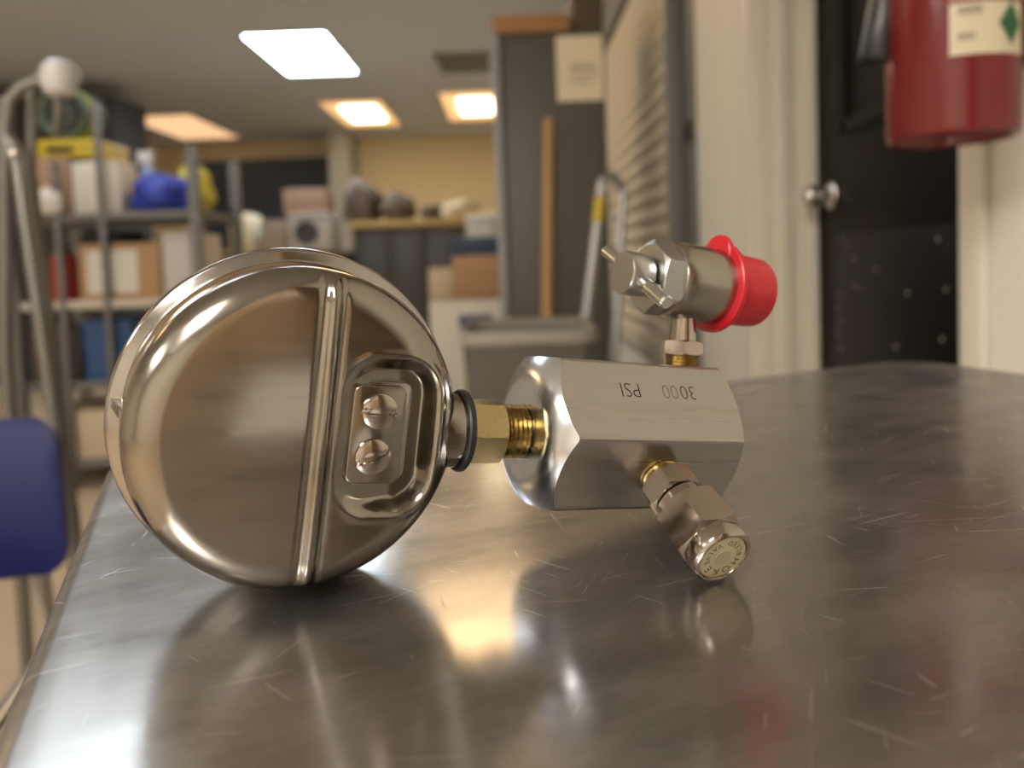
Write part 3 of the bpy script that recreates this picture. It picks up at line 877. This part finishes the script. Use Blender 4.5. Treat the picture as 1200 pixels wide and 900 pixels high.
# hand truck
ht_y = 2.42
ALT = mat('aluminium_tube', (.42, .42, .41), .35, .7)
t0a, t0b = P(706, 212, ht_y), P(684, 392, ht_y - .05)
def down(a, b, z):
    d = (b - a).normalized(); return a + d * ((z - a.z) / d.z)
tr = empty('hand_truck', (down(t0a, t0b, 0).x + .06, down(t0a, t0b, 0).y, 0)); tag(tr, 'aluminium hand truck with yellow tape leaning near the window blind', 'hand truck')
o0 = tr.location
ra, rb = t0a - o0, down(t0a, t0b, .06) - o0
dx = Vector((.075, 0.06, 0))
tube('rail', [ra, rb], .016, ALT, tr)
tube('rail', [ra + dx + Vector((0, 0, -.02)), rb + dx + Vector((.075, 0, 0))], .016, ALT, tr)
tube('crossbar', [ra, ra + dx * .5 + Vector((0, 0, .02)), ra + dx + Vector((0, 0, -.02))], .016, ALT, tr)
yt = mat('yellow_tape', (.60, .46, .04), .5)
ym = ra.lerp(rb, (212 - 255) / (212 - 640.0) if False else .12)
tube('yellow_tape', [ra.lerp(rb, .05), ra.lerp(rb, .125)], .0175, yt, tr)
box('toe_plate', (rb.x - .03, rb.y - .16, 0), (rb.x + .17, rb.y + .05, .012), ALT, tr)
for xx in (rb.x - .03, rb.x + .16):
    lathe('wheel', (xx, rb.y + .06, .09), (1, 0, 0), [(0, 0), (0, .06), (.004, .09), (.03, .09), (.034, .06), (.034, 0)], BLACK, tr, 24)
box('axle', (rb.x - .02, rb.y + .03, .075), (rb.x + .18, rb.y + .075, .10), ALT, tr)

# grey bin behind the cart
BING = mat('bin_grey', (.115, .105, .088), .5, noise=.08, nscale=9)
by_ = 1.75
g0, g1 = P(537, 388, by_), P(703, 388, by_)
bz_top = P(620, 388, by_).z
cx = (g0.x + g1.x) / 2; hw = (g1.x - g0.x) / 2
bn = empty('waste_bin', (cx, by_ + .2, 0)); tag(bn, 'dark grey plastic bin with a paler rounded rim behind the cart', 'bin')
def frustum(name, rects, material, parent, rr=.03, cap_top=True, cap_bot=True):
    V = []; F = []; rings = []
    for hx, hy, z in rects:
        pts = rrect(0, 0, hx, hy, min(rr, hx * .9, hy * .9), 5)
        rings.append(range(len(V), len(V) + len(pts))); V += [Vector((x, y, z)) for x, y in pts]
    m = len(rings[0])
    for A, B in zip(rings, rings[1:]):
        for i in range(m):
            j = (i + 1) % m; F.append((A[i], A[j], B[j], B[i]))
    if cap_bot: F.append(tuple(rings[0]))
    if cap_top: F.append(tuple(rings[-1]))
    return obj(name, V, F, material, parent, 40)
zt = bz_top
frustum('bin_body', [(hw * .78, .15, 0), (hw * .97, .19, zt - .03), (hw * .95, .185, zt - .03), (hw * .76, .145, .01)], BING, bn, .04, True, True)
frustum('bin_rim', [(hw * .96, .185, zt - .032), (hw, .2, zt - .032), (hw * 1.0, .2, zt - .008), (hw * .985, .195, zt), (hw * .955, .184, zt), (hw * .95, .183, zt - .028)], mat('bin_rim_grey', (.30, .27, .22), .45), bn, .045, False, False)

# ================================================================== CARTONS AND STACKS
CARD = mat('cardboard', (.40, .235, .12), .75, noise=.08, nscale=10)
CARDP = mat('pale_cardboard', (.52, .42, .29), .75, noise=.06, nscale=10)
TAPE = mat('packing_tape', (.50, .38, .22), .3)
WHITEB = mat('white_card', (.62, .58, .50), .6)
def carton(x0, x1, y0, y1, z0, z1, material, label, rot=0, tape=True, name='cardboard_box', lab=None):
    c = empty(name, ((x0 + x1) / 2, (y0 + y1) / 2, z0)); c.rotation_euler = (0, 0, R(rot)); tag(c, label, 'box')
    hx, hy, h = (x1 - x0) / 2, (y1 - y0) / 2, z1 - z0
    box('body', (-hx, -hy, 0), (hx, hy, h - .002), material, c, bevel=.004)
    g = .0015
    box('flap', (-hx + .002, -hy + .002, h - .0025), (hx - .002, -g, h), material, c)
    box('flap', (-hx + .002, g, h - .0025), (hx - .002, hy - .002, h), material, c)
    if tape:
        bm = bmesh.new()
        bmbox(bm, (-hx - .0005, -.025, h - .06), (hx + .0005, .025, h + .0006))
        bmobj('tape', bm, TAPE, c)
    if lab:
        fx0, fx1, fz0, fz1, m = lab
        box('label_sheet', (-hx + 2 * hx * fx0, -hy - .0015, h * fz0), (-hx + 2 * hx * fx1, -hy + .001, h * fz1), m, c)
    return c
def pxcarton(a, b, c_, d_, dep, thick, material, label, **k):
    lo, hi = P(a, d_, dep), P(b, c_, dep)
    z0 = k.pop('z0', lo.z)
    return carton(lo.x, hi.x, dep, dep + thick, z0, hi.z, material, label, **k)
# stack beside the cabinet
sd = 3.6
wb = pxcarton(506, 590, 350, 430, sd, .4, WHITEB, 'large white carton with dark blue print beside the grey cabinet', z0=0.0, tape=False)
l0, l1 = P(538, 386, sd), P(577, 368, sd); wz = P(545, 350, sd).z
ofs = wb.location
box('printed_mark', (l0.x - ofs.x, -.2015, l0.z), (l1.x - ofs.x, -.199, l1.z), mat('navy_print', (.08, .08, .17), .6), wb)
oc = pxcarton(532, 590, 299, 350, sd + .02, .34, CARD, 'orange-brown carton under the blue crate on the white carton', z0=wz)
tz = P(560, 299, sd + .02).z
pc = pxcarton(503, 530, 314, 350, sd + .04, .3, CARDP, 'narrow pale carton beside the orange-brown one on the white carton', z0=wz)
BLUEP = mat('blue_plastic', (.035, .06, .12), .45)
def crate(name, lo, hi, material, label, cat='crate', rim=True):
    c = empty(name, ((lo[0] + hi[0]) / 2, (lo[1] + hi[1]) / 2, lo[2])); tag(c, label, cat)
    hx, hy, h = (hi[0] - lo[0]) / 2, (hi[1] - lo[1]) / 2, hi[2] - lo[2]
    frustum('crate_body', [(hx * .92, hy * .92, 0), (hx * .98, hy * .98, h - .01), (hx * .95, hy * .95, h - .01), (hx * .90, hy * .90, .006)], material, c, .02)
    frustum('crate_rim', [(hx * .96, hy * .96, h - .025), (hx, hy, h - .025), (hx, hy, h), (hx * .94, hy * .94, h)], material, c, .025, False, False)
    return c
q0, q1 = P(526, 299, sd + .03), P(590, 284, sd + .03)
crate('plastic_crate', (q0.x, sd + .03, tz), (q1.x, sd + .33, q1.z + .03), BLUEP, 'shallow dark blue crate on the orange-brown carton')
cz_ = q1.z + .03
q0, q1 = P(546, 284, sd + .1), P(584, 250, sd + .1)
WP = mat('white_plastic', (.62, .62, .60), .3)
bg = empty('plastic_tub', ((q0.x + q1.x) / 2, sd + .18, tz + .006)); tag(bg, 'white plastic tub with a lid in the dark blue crate', 'tub')
hx = (q1.x - q0.x) / 2; hb = q1.z - tz - .03
frustum('tub_body', [(hx * .85, .07, 0), (hx, .085, hb)], WP, bg, .03)
frustum('tub_lid', [(hx * 1.06, .092, hb - .001), (hx * 1.06, .092, hb + .018), (hx * .98, .08, hb + .026)], WP, bg, .03)

# workbench under the ochre wall with clutter
wd = 5.6
k0, k1 = P(408, 262, wd), P(545, 262, wd)
ZB = P(470, 258, wd).z
BENCH = mat('bench_dark', (.045, .043, .042), .5)
wbn = empty('workbench', ((k0.x + k1.x) / 2, wd + .35, 0)); tag(wbn, 'dark workbench with a yellowish wooden top below the ochre wall', 'workbench')
hw = (k1.x - k0.x) / 2
box('worktop', (-hw, -.36, ZB - .05), (hw + .15, .36, ZB), mat('yellow_wood', (.42, .30, .11), .6, noise=.2, nscale=10, stretch=(.2, 1, 1)), wbn, bevel=.006)
for i in range(3):
    xa = -hw + .03 + i * (2 * hw - .06) / 3
    cbt = box('cupboard', (xa, -.33, .0), (xa + (2 * hw - .06) / 3 - .004, .33, ZB - .049), BENCH, wbn, bevel=.006)
    dd = box('cupboard_door', (xa + .012, -.342, .1), (xa + (2 * hw - .06) / 3 - .016, -.328, ZB - .08), BENCH, cbt, bevel=.005)
BRN = mat('brown_sack', (.10, .068, .045), .8, noise=.3, nscale=20)
def sack(name, c, rx, ry, h, material, label, cat, seed=0):
    rnd = random.Random(seed)
    bm = bmesh.new(); bmesh.ops.create_icosphere(bm, subdivisions=3, radius=1)
    ph = [rnd.uniform(0, 6) for _ in range(6)]
    for v in bm.verts:
        x, y, z = v.co
        k_ = 1 + .20 * math.sin(3 * x + ph[0]) * math.cos(4 * y + ph[1]) + .12 * math.sin(7 * z + 5 * x + ph[2]) + .05 * math.sin(9 * y + ph[3])
        z = max(z, -.72)
        v.co = Vector((x * rx * k_, y * ry * k_, (z + .72) / 1.72 * h * (1 + .08 * math.sin(4 * x + ph[4]))))
    o = bmobj(name, bm, material, None, 60); o.location = c; tag(o, label, cat); return o
for i, (a, b, t_, lb) in enumerate(((402, 446, 208, 'tall brown sack on the workbench next to the pillar'), (449, 487, 224, 'brown sack slumped in the middle of the workbench'), (493, 519, 238, 'low brown sack at the right end of the row on the workbench'))):
    A, B = P(a, 258, wd + .2), P(b, t_, wd + .2)
    sack('sack', ((A.x + B.x) / 2, wd + .22, ZB - .003), (B.x - A.x) / 2, .16, B.z - ZB, BRN, lb, 'sack', i)
A, B = P(518, 258, wd + .1), P(560, 232, wd + .1)
sack('rag_bundle', ((A.x + B.x) / 2, wd + .1, ZB - .002), (B.x - A.x) / 2, .12, B.z - ZB, mat('cream_cloth', (.60, .47, .29), .8), 'cream bundle of rags on the workbench beside the brown sacks', 'rags', 9)

# bench left of the pillar with jug, box and appliance
ld = 5.4
m0, m1 = P(232, 297, ld), P(400, 297, ld)
ZL = P(310, 296, ld).z
sb = empty('side_bench', ((m0.x + m1.x) / 2, ld + .3, 0)); tag(sb, 'long grey-brown bench in front of the slate-blue board', 'bench')
hw = (m1.x - m0.x) / 2
GB = mat('bench_brown', (.16, .12, .09), .6)
box('bench_top', (-hw, -.3, ZL - .04), (hw, .3, ZL), GB, sb, bevel=.005)
for sx in (-1, 1):
    for sy in (-1, 1): box('leg', (sx * (hw - .06) - .03, sy * .25 - .03, 0), (sx * (hw - .06) + .03, sy * .25 + .03, ZL - .039), GB, sb, bevel=.004)
box('back_shelf', (-hw, .24, .12), (hw, .28, ZL - .045), GB, sb)
A, B = P(268, 296, ld), P(303, 249, ld)
jr = (B.x - A.x) / 2
jug = empty('cream_jug', ((A.x + B.x) / 2, ld + .05, ZL)); tag(jug, 'tall cream plastic canister on the bench before the slate-blue board', 'canister')
hj = B.z - ZL
IV = mat('ivory_plastic', (.62, .56, .40), .45)
lathe('canister_body', (0, 0, 0), (0, 0, 1), [(0, 0), (0, jr * .95), (.01, jr), (hj * .85, jr), (hj * .93, jr * .9), (hj * .95, jr * .5), (hj * .95, 0)], IV, jug, 32)
lathe('lid', (0, 0, hj * .94), (0, 0, 1), [(0, 0), (0, jr * .55), (hj * .06, jr * .55), (hj * .06, 0)], IV, jug, 24)
A, B = P(312, 296, ld), P(340, 258, ld)
carton(A.x, B.x, ld - .1, ld + .2, ZL, B.z, mat('taupe_card', (.32, .27, .22), .7), 'small taupe carton between the canister and the white machine', tape=False)
A, B = P(344, 296, ld), P(390, 250, ld)
ap_ = empty('white_machine', ((A.x + B.x) / 2, ld + .05, ZL)); tag(ap_, 'white bench machine with a dark round opening beside the pillar', 'machine')
hw = (B.x - A.x) / 2; hm = B.z - ZL
box('housing', (-hw, -.15, 0), (hw, .2, hm), mat('machine_white', (.50, .50, .48), .4), ap_, bevel=.012)
lathe('round_opening', (-.02, -.149, hm * .48), (0, -1, 0), [(0, 0), (0, .085), (.012, .085), (.014, .07), (.004, .06), (.004, 0)], mat('dark_grey_plastic', (.05, .05, .055), .4), ap_, 36)
box('control_strip', (-hw * .9, -.155, hm * .84), (hw * .9, -.148, hm * .95), mat('strip_grey', (.3, .3, .32), .4), ap_)
A, B = P(336, 250, ld + .02), P(384, 221, ld + .02)
carton(A.x, B.x, ld - .05, ld + .22, ZL + hm - .001, B.z, mat('pinkish_card', (.42, .29, .22), .75), 'pinkish-brown carton on top of the white machine', tape=False)
# dark tall cupboard at the far left
A, B = P(-60, 115, 6.0), P(128, 115, 6.0)
dk = empty('tall_cupboard', ((A.x + B.x) / 2, 6.3, 0)); tag(dk, 'tall charcoal cupboard standing behind the storage rack', 'cupboard')
hw = (B.x - A.x) / 2; DKM = mat('charcoal', (.05, .05, .055), .6)
box('body', (-hw, -.25, 0), (hw, .3, A.z), DKM, dk, bevel=.008)
for i in range(3): box('cupboard_door', (-hw + .01 + i * 2 * hw / 3, -.265, .08), (-hw + 2 * hw / 3 * (i + 1) - .01, -.248, A.z - .04), DKM, dk, bevel=.005)

# ================================================================== STORAGE RACK, LEFT
rd = 3.0; rdep = .45
ZA, ZBk, ZC_, ZTOP = P(120, 352, rd).z, P(150, 248, rd).z, P(120, 447, rd).z, P(125, 112, rd).z
x0, x1 = P(14, 300, rd).x, P(232, 300, rd).x
RACKM = mat('rack_grey', (.15, .145, .14), .5, .3)
SHELFM = mat('shelf_cream', (.52, .47, .38), .6)
rk = empty('storage_rack', ((x0 + x1) / 2, rd + rdep / 2, 0)); tag(rk, 'grey steel storage rack crowded with boxes, bags and reels', 'rack')
hw = (x1 - x0) / 2; hy = rdep / 2
for sx in (-1, 1):
    for sy in (-1, 1):
        top = ZTOP if sy < 0 or sx < 0 else ZTOP
        box('post', (sx * hw - .02, sy * hy - .02, 0), (sx * hw + .02, sy * hy + .02, ZTOP if sx < 0 else P(232, 172, rd).z), RACKM, rk, bevel=.003)
for zz in (ZA, ZBk, ZC_, .12):
    box('shelf', (-hw, -hy, zz - .032), (hw, hy, zz), SHELFM if zz == ZA else RACKM, rk, bevel=.003)
for f in (.26, .5):                                           # extra thin uprights
    box('post', (-hw + 2 * hw * f - .012, -hy - .012, 0), (-hw + 2 * hw * f + .012, -hy + .012, ZTOP - (.02 if f > .3 else .25)), RACKM, rk, bevel=.003)
def onshelf(a, b, t_, z, kind, **k):
    lo, hi = P(a, 300, rd + .06), P(b, t_, rd + .06); return lo.x, hi.x, hi.z
# shelf A (cream): labelled carton, white box, red can, black coil
xa, xb, zt = onshelf(97, 190, 284, ZA, 0)
carton(xa, xb, rd + .03, rd + .40, ZA, zt, CARD, 'brown carton with a large white label on the cream rack shelf', lab=(.1, .72, .12, .88, WHITEB), tape=False)
zcart = zt
xa, xb, zt = onshelf(193, 226, 272, ZA, 0)
carton(xa, xb, rd + .04, rd + .35, ZA, zt, mat('greyish_white_card', (.50, .48, .44), .6), 'upright whitish box beside the labelled carton on the rack', tape=False)
xa, xb, zt = onshelf(50, 78, 288, ZA, 0)
rc = empty('red_can', ((xa + xb) / 2, rd + .12, ZA)); tag(rc, 'red spray can standing on the cream rack shelf', 'can')
rr_ = (xb - xa) / 2; h_ = zt - ZA
lathe('can_body', (0, 0, 0), (0, 0, 1), [(0, 0), (0, rr_), (h_ * .8, rr_), (h_ * .87, rr_ * .6), (h_ * .87, 0)], mat('can_red', (.32, .03, .025), .35), rc, 24)
lathe('can_cap', (0, 0, h_ * .86), (0, 0, 1), [(0, 0), (0, rr_ * .6), (h_ * .14, rr_ * .55), (h_ * .14, 0)], BLACK, rc, 24)
def torus(name, c, Rm, rm, axis, material, parent=None, n=36, m=12):
    a, x, y = basis(axis); V = []; F = []
    for i in range(n):
        th = 2 * math.pi * i / n; d = x * math.cos(th) + y * math.sin(th)
        for j in range(m):
            ph = 2 * math.pi * j / m; V.append(Vector(c) + d * (Rm + rm * math.cos(ph)) + a * (rm * math.sin(ph)))
    for i in range(n):
        for j in range(m):
            F.append((i * m + j, ((i + 1) % n) * m + j, ((i + 1) % n) * m + (j + 1) % m, i * m + (j + 1) % m))
    return obj(name, V, F, material, parent, 60)
A, B = P(92, 284, rd + .1), P(160, 258, rd + .1)
rt = (B.x - A.x) / 2
tag(torus('cable_coil', ((A.x + B.x) / 2, rd + .15, zcart + .026), rt - .028, .028, (0, 0, 1), BLACK), 'black cable coil lying on the labelled brown carton', 'coil')
# shelf B: carton, yellow case, hose reel, white box, bags
xa, xb, zt = onshelf(38, 82, 184, ZBk, 0)
carton(xa, xb, rd + .05, rd + .38, ZBk, zt, mat('tan_card', (.36, .23, .14), .75), 'tan carton under the yellow case on the upper rack shelf', tape=False)
zc1 = zt
xa, xb, zt = onshelf(92, 140, 188, ZBk, 0)
carton(xa, xb, rd + .05, rd + .20, ZBk, zt, WHITEB, 'white carton beside the tan carton on the upper rack shelf', tape=False)
xa, xb, zt = onshelf(38, 111, 162, ZBk, 0)
YEL = mat('yellow_plastic', (.58, .44, .03), .45)
yc = empty('yellow_case', ((xa + xb) / 2, rd + .2, zc1)); tag(yc, 'flat yellow plastic case below the green hose reel', 'case')
hx = (xb - xa) / 2; hc = zt - zc1
box('case_bottom', (-hx, -.14, 0), (hx, .14, hc * .5), YEL, yc, bevel=.012)
box('case_lid', (-hx, -.14, hc * .51), (hx, .14, hc), YEL, yc, bevel=.012)
box('handle', (-.05, -.158, hc * .3), (.05, -.139, hc * .6), BLACK, yc, bevel=.006)
A, B = P(42, 162, rd + .1), P(102, 106, rd + .1)
rr_ = (B.x - A.x) / 2
hr = empty('hose_reel', ((A.x + B.x) / 2, rd + .17, zt)); tag(hr, 'dark green coiled hose reel standing on the yellow case', 'hose reel')
GRH = mat('green_hose', (.055, .075, .045), .5); YGH = mat('yellow_green_hose', (.30, .31, .07), .5)
for i in range(4):
    torus('hose_loop', (0, -.05 + i * .035, rr_), rr_ - .02, .0195, (0, 1, 0), (YGH if i == 1 else GRH), hr)
lathe('hub', (0, -.06, rr_), (0, 1, 0), [(0, 0), (0, rr_ * .55), (.12, rr_ * .55), (.12, 0)], mat('reel_black', (.03, .035, .03), .5), hr, 28)
box('reel_foot', (-rr_ * .5, -.06, 0), (rr_ * .5, .08, .012), BLACK, hr)
A, B = P(160, 248, rd + .1), P(224, 200, rd + .1)
sack('blue_bag', ((A.x + B.x) / 2, rd + .12, ZBk - .002), (B.x - A.x) / 2, .10, B.z - ZBk, mat('royal_blue', (.02, .045, .36), .5), 'crumpled royal blue plastic bag on the upper rack shelf', 'bag', 3)
A, B = P(200, 248, rd + .3), P(242, 190, rd + .3)
sack('yellow_bag', ((A.x + B.x) / 2 - .005, rd + .36, ZBk - .002), (B.x - A.x) / 2, .09, B.z - ZBk, mat('bag_yellow', (.52, .46, .06), .5), 'yellow bag behind the royal blue bag on the rack', 'bag', 5)
A, B = P(158, 248, rd + .25), P(177, 175, rd + .25)
btl = empty('spray_bottle', ((A.x + B.x) / 2, rd + .30, ZBk)); tag(btl, 'pale blue spray bottle behind the white carton on the rack', 'bottle')
hb = B.z - ZBk; rb_ = (B.x - A.x) / 2
lathe('bottle_body', (0, 0, 0), (0, 0, 1), [(0, 0), (0, rb_), (hb * .6, rb_), (hb * .78, rb_ * .4), (hb * .8, 0)], mat('pale_blue_plastic', (.25, .30, .50), .35), btl, 24)
box('trigger_head', (-rb_ * .9, -.015, hb * .79), (rb_ * .6, .015, hb), WP, btl, bevel=.006)
A, B = P(50, 248, rd + .02), P(74, 220, rd + .02)
sack('white_pouch', ((A.x + B.x) / 2, rd + .00, ZBk - .002), (B.x - A.x) / 2, .04, B.z - ZBk, WHITEB, 'small white pouch in front of the tan carton on the rack', 'pouch', 11)
# lower shelf: blue bin, and a pale carton
A, B = P(98, 447, rd + .05), P(158, 374, rd + .05)
crate('blue_bin', (A.x, rd + .03, ZC_), (B.x, rd + .38, B.z), mat('bin_blue', (.02, .07, .20), .4), 'mid-blue storage bin on the lower rack shelf', 'bin')
A, B = P(40, 447, rd + .05), P(92, 385, rd + .05)
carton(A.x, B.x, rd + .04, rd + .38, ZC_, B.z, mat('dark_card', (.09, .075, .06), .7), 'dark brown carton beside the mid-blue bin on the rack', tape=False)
A, B = P(60, 560, rd + .05), P(150, 478, rd + .05)
carton(A.x, B.x, rd + .02, rd + .40, .12, B.z, CARDP, 'pale carton on the bottom shelf of the rack')

# ================================================================== CHROME FRAME TROLLEY (far left)
fd = 1.45
FTM = mat('frame_tube_grey', (.22, .215, .20), .35, .8)
A = P(6, 500, fd); ft_ = empty('tube_trolley', (P(30, 300, fd).x, fd + .15, 0)); tag(ft_, 'bent grey tube trolley frame with a white knob on top', 'trolley')
o0 = ft_.location
def fp(px, py, d=fd): return P(px, py, d) - o0
q = [fp(7, 420), fp(6, 200), fp(7, 150), fp(12, 118), fp(26, 101), fp(50, 94), fp(64, 93)]
bot = Vector((q[0].x, q[0].y, .06))
tube('frame_tube', [bot] + q, .0125, FTM, ft_, 14)
q2 = [fp(18, 175), fp(62, 480)]
dv = (q2[1] - q2[0]).normalized(); e_ = q2[0] + dv * ((.06 - q2[0].z) / dv.z)
tube('brace_tube', [fp(6, 160), q2[0], e_], .0125, FTM, ft_, 14)
q3 = [fp(38, 108, fd + .05), fp(36, 200, fd + .05), fp(70, 470, fd + .05)]
dv = (q3[2] - q3[1]).normalized(); e3 = q3[1] + dv * ((.06 - q3[1].z) / dv.z)
tube('rear_tube', [q3[0], q3[1], e3], .010, FTM, ft_, 12)
tube('base_bar', [(bot.x - .02, bot.y, .06), (e_.x, e_.y, .06)], .0125, FTM, ft_)
tube('base_bar', [(e_.x, e_.y, .06), (e3.x, e3.y, .06)], .0125, FTM, ft_)
for c in (bot, e_, e3):
    lathe('caster', (c.x - .012, c.y, .03), (1, 0, 0), [(0, 0), (0, .024), (.003, .03), (.021, .03), (.024, .024), (.024, 0)], BLACK, ft_, 20)
    box('caster_stem', (c.x - .006, c.y - .006, .03), (c.x + .006, c.y + .006, .07), FTM, ft_)
kp = fp(70, 92)
lathe('white_knob', (kp.x, kp.y, kp.z - .034), (0, 0, 1), [(0, 0), (.0, .018), (.008, .028), (.035, .034), (.055, .03), (.066, .018), (.069, 0)], WP, ft_, 28)
tube('short_tube', [fp(66, 100), fp(70, 128, fd), fp(66, 160, fd + .03)], .009, FTM, ft_)
kk_ = fp(21, 181)
lathe('bolt_head', (kk_.x, kk_.y - .012, kk_.z), (0, -1, 0), [(0, 0), (0, .010), (.006, .009), (.009, .005), (.0095, 0)], CHROME, ft_, 20)

# ================================================================== NAVY CHAIR beside the cart
NAVY = mat('navy_plastic', (.004, .008, .085), .5, spec=.3)
A, B = P(-330, 600, .80), P(92, 560, .88)
ch = empty('plastic_chair', ((A.x + B.x) / 2, (A.y + B.y) / 2, 0)); tag(ch, 'navy blue plastic chair with steel legs beside the cart', 'chair')
ch.rotation_euler = (0, 0, math.atan2(B.y - A.y, B.x - A.x))
hw = (B - A).xy.length / 2
zb0, zb1 = P(40, 655, .87).z, P(60, 484, .88).z
def shell(name, hx, z0, z1, lean, th, rr, material, parent):
    V = []; F = []; rings = []
    cz = (z0 + z1) / 2; hz = (z1 - z0) / 2
    for ins, yy in ((.006, -th / 2), (0, -th / 2 + .005), (0, th / 2 - .005), (.006, th / 2)):
        pts = rrect(0, 0, hx - ins, hz - ins, rr, 6)
        rings.append(range(len(V), len(V) + len(pts)))
        V += [Vector((x * (1 - .04 * y / hz), yy + lean * y + .05 * (x / hx) ** 2 * -1, cz + y)) for x, y in pts]
    m = len(rings[0])
    for A_, B_ in zip(rings, rings[1:]):
        for i in range(m):
            j = (i + 1) % m; F.append((A_[i], A_[j], B_[j], B_[i]))
    F.append(tuple(rings[0])); F.append(tuple(rings[-1]))
    return obj(name, V, F, material, parent, 40)
shell('backrest', hw, zb0, zb1, .18, .024, .035, NAVY, ch)
frustum('seat', [(hw * .82, .20, .435), (hw * .86, .21, .445), (hw * .86, .21, .462), (hw * .83, .205, .468)], NAVY, ch, .05).location = (0, -.37, 0)
for sx in (-1, 1):
    tube('back_leg', [(sx * hw * .8, .10, 0), (sx * hw * .8, -.02, .44), (sx * hw * .8, -.035, .52), (sx * hw * .8, -.03, zb0 + .06)], .011, TUBE, ch)
    tube('front_leg', [(sx * hw * .8, -.58, 0), (sx * hw * .8, -.54, .44)], .011, TUBE, ch)
    tube('seat_rail', [(sx * hw * .8, -.55, .43), (sx * hw * .8, -.02, .43)], .010, TUBE, ch)

# unseen paper slip added near the viewer for a white reflection in the gauge
ps = []
PSP = [(-.004, .020), (.056, .052), (.172, -.150), (.112, -.182)]
V = [(x, y, z) for z in (TABLE_Z - .0001, TABLE_Z + .0006) for x, y in PSP]
F = [(0, 1, 2, 3), (4, 5, 6, 7), (0, 1, 5, 4), (1, 2, 6, 5), (2, 3, 7, 6), (3, 0, 4, 7)]
tag(obj('added_paper_slip', V, F, mat('paper_white', (.88, .88, .87), .6), None, None), 'unseen white paper slip added on the cart to reflect in the gauge back', 'paper')

# unseen cupboards added along the door wall to darken the gauge back's reflection
BRW = mat('brown_laminate', (.33, .225, .125), .5, noise=.12, nscale=5, stretch=(1, 1, .15))
for i in range(3):
    y1 = -.42 - i * .62; y0 = y1 - .615
    cpb = empty('added_cupboard', (XW - .13, (y0 + y1) / 2, 0))
    tag(cpb, ('unseen brown laminate cupboard added behind the cart, nearest the black door', 'unseen brown laminate cupboard added in the middle of the row behind the cart', 'unseen brown laminate cupboard added behind the cart, farthest from the black door')[i], 'cupboard', 'brown cupboards added behind the cart')
    hy = (y1 - y0) / 2
    box('carcass', (-.11, -hy, 0), (.129, hy, 1.85), BRW, cpb, bevel=.004)
    for sg in (-1, 1):
        dd = box('cupboard_door', (-.13, sg * hy / 2 - hy / 2 + .006, .08), (-.109, sg * hy / 2 + hy / 2 - .006, 1.83), BRW, cpb, bevel=.004)
        box('handle', (-.15, -sg * .03 + sg * .06 - .006, .95), (-.128, -sg * .03 + sg * .06 + .006, 1.09), CHROME, dd, bevel=.003)
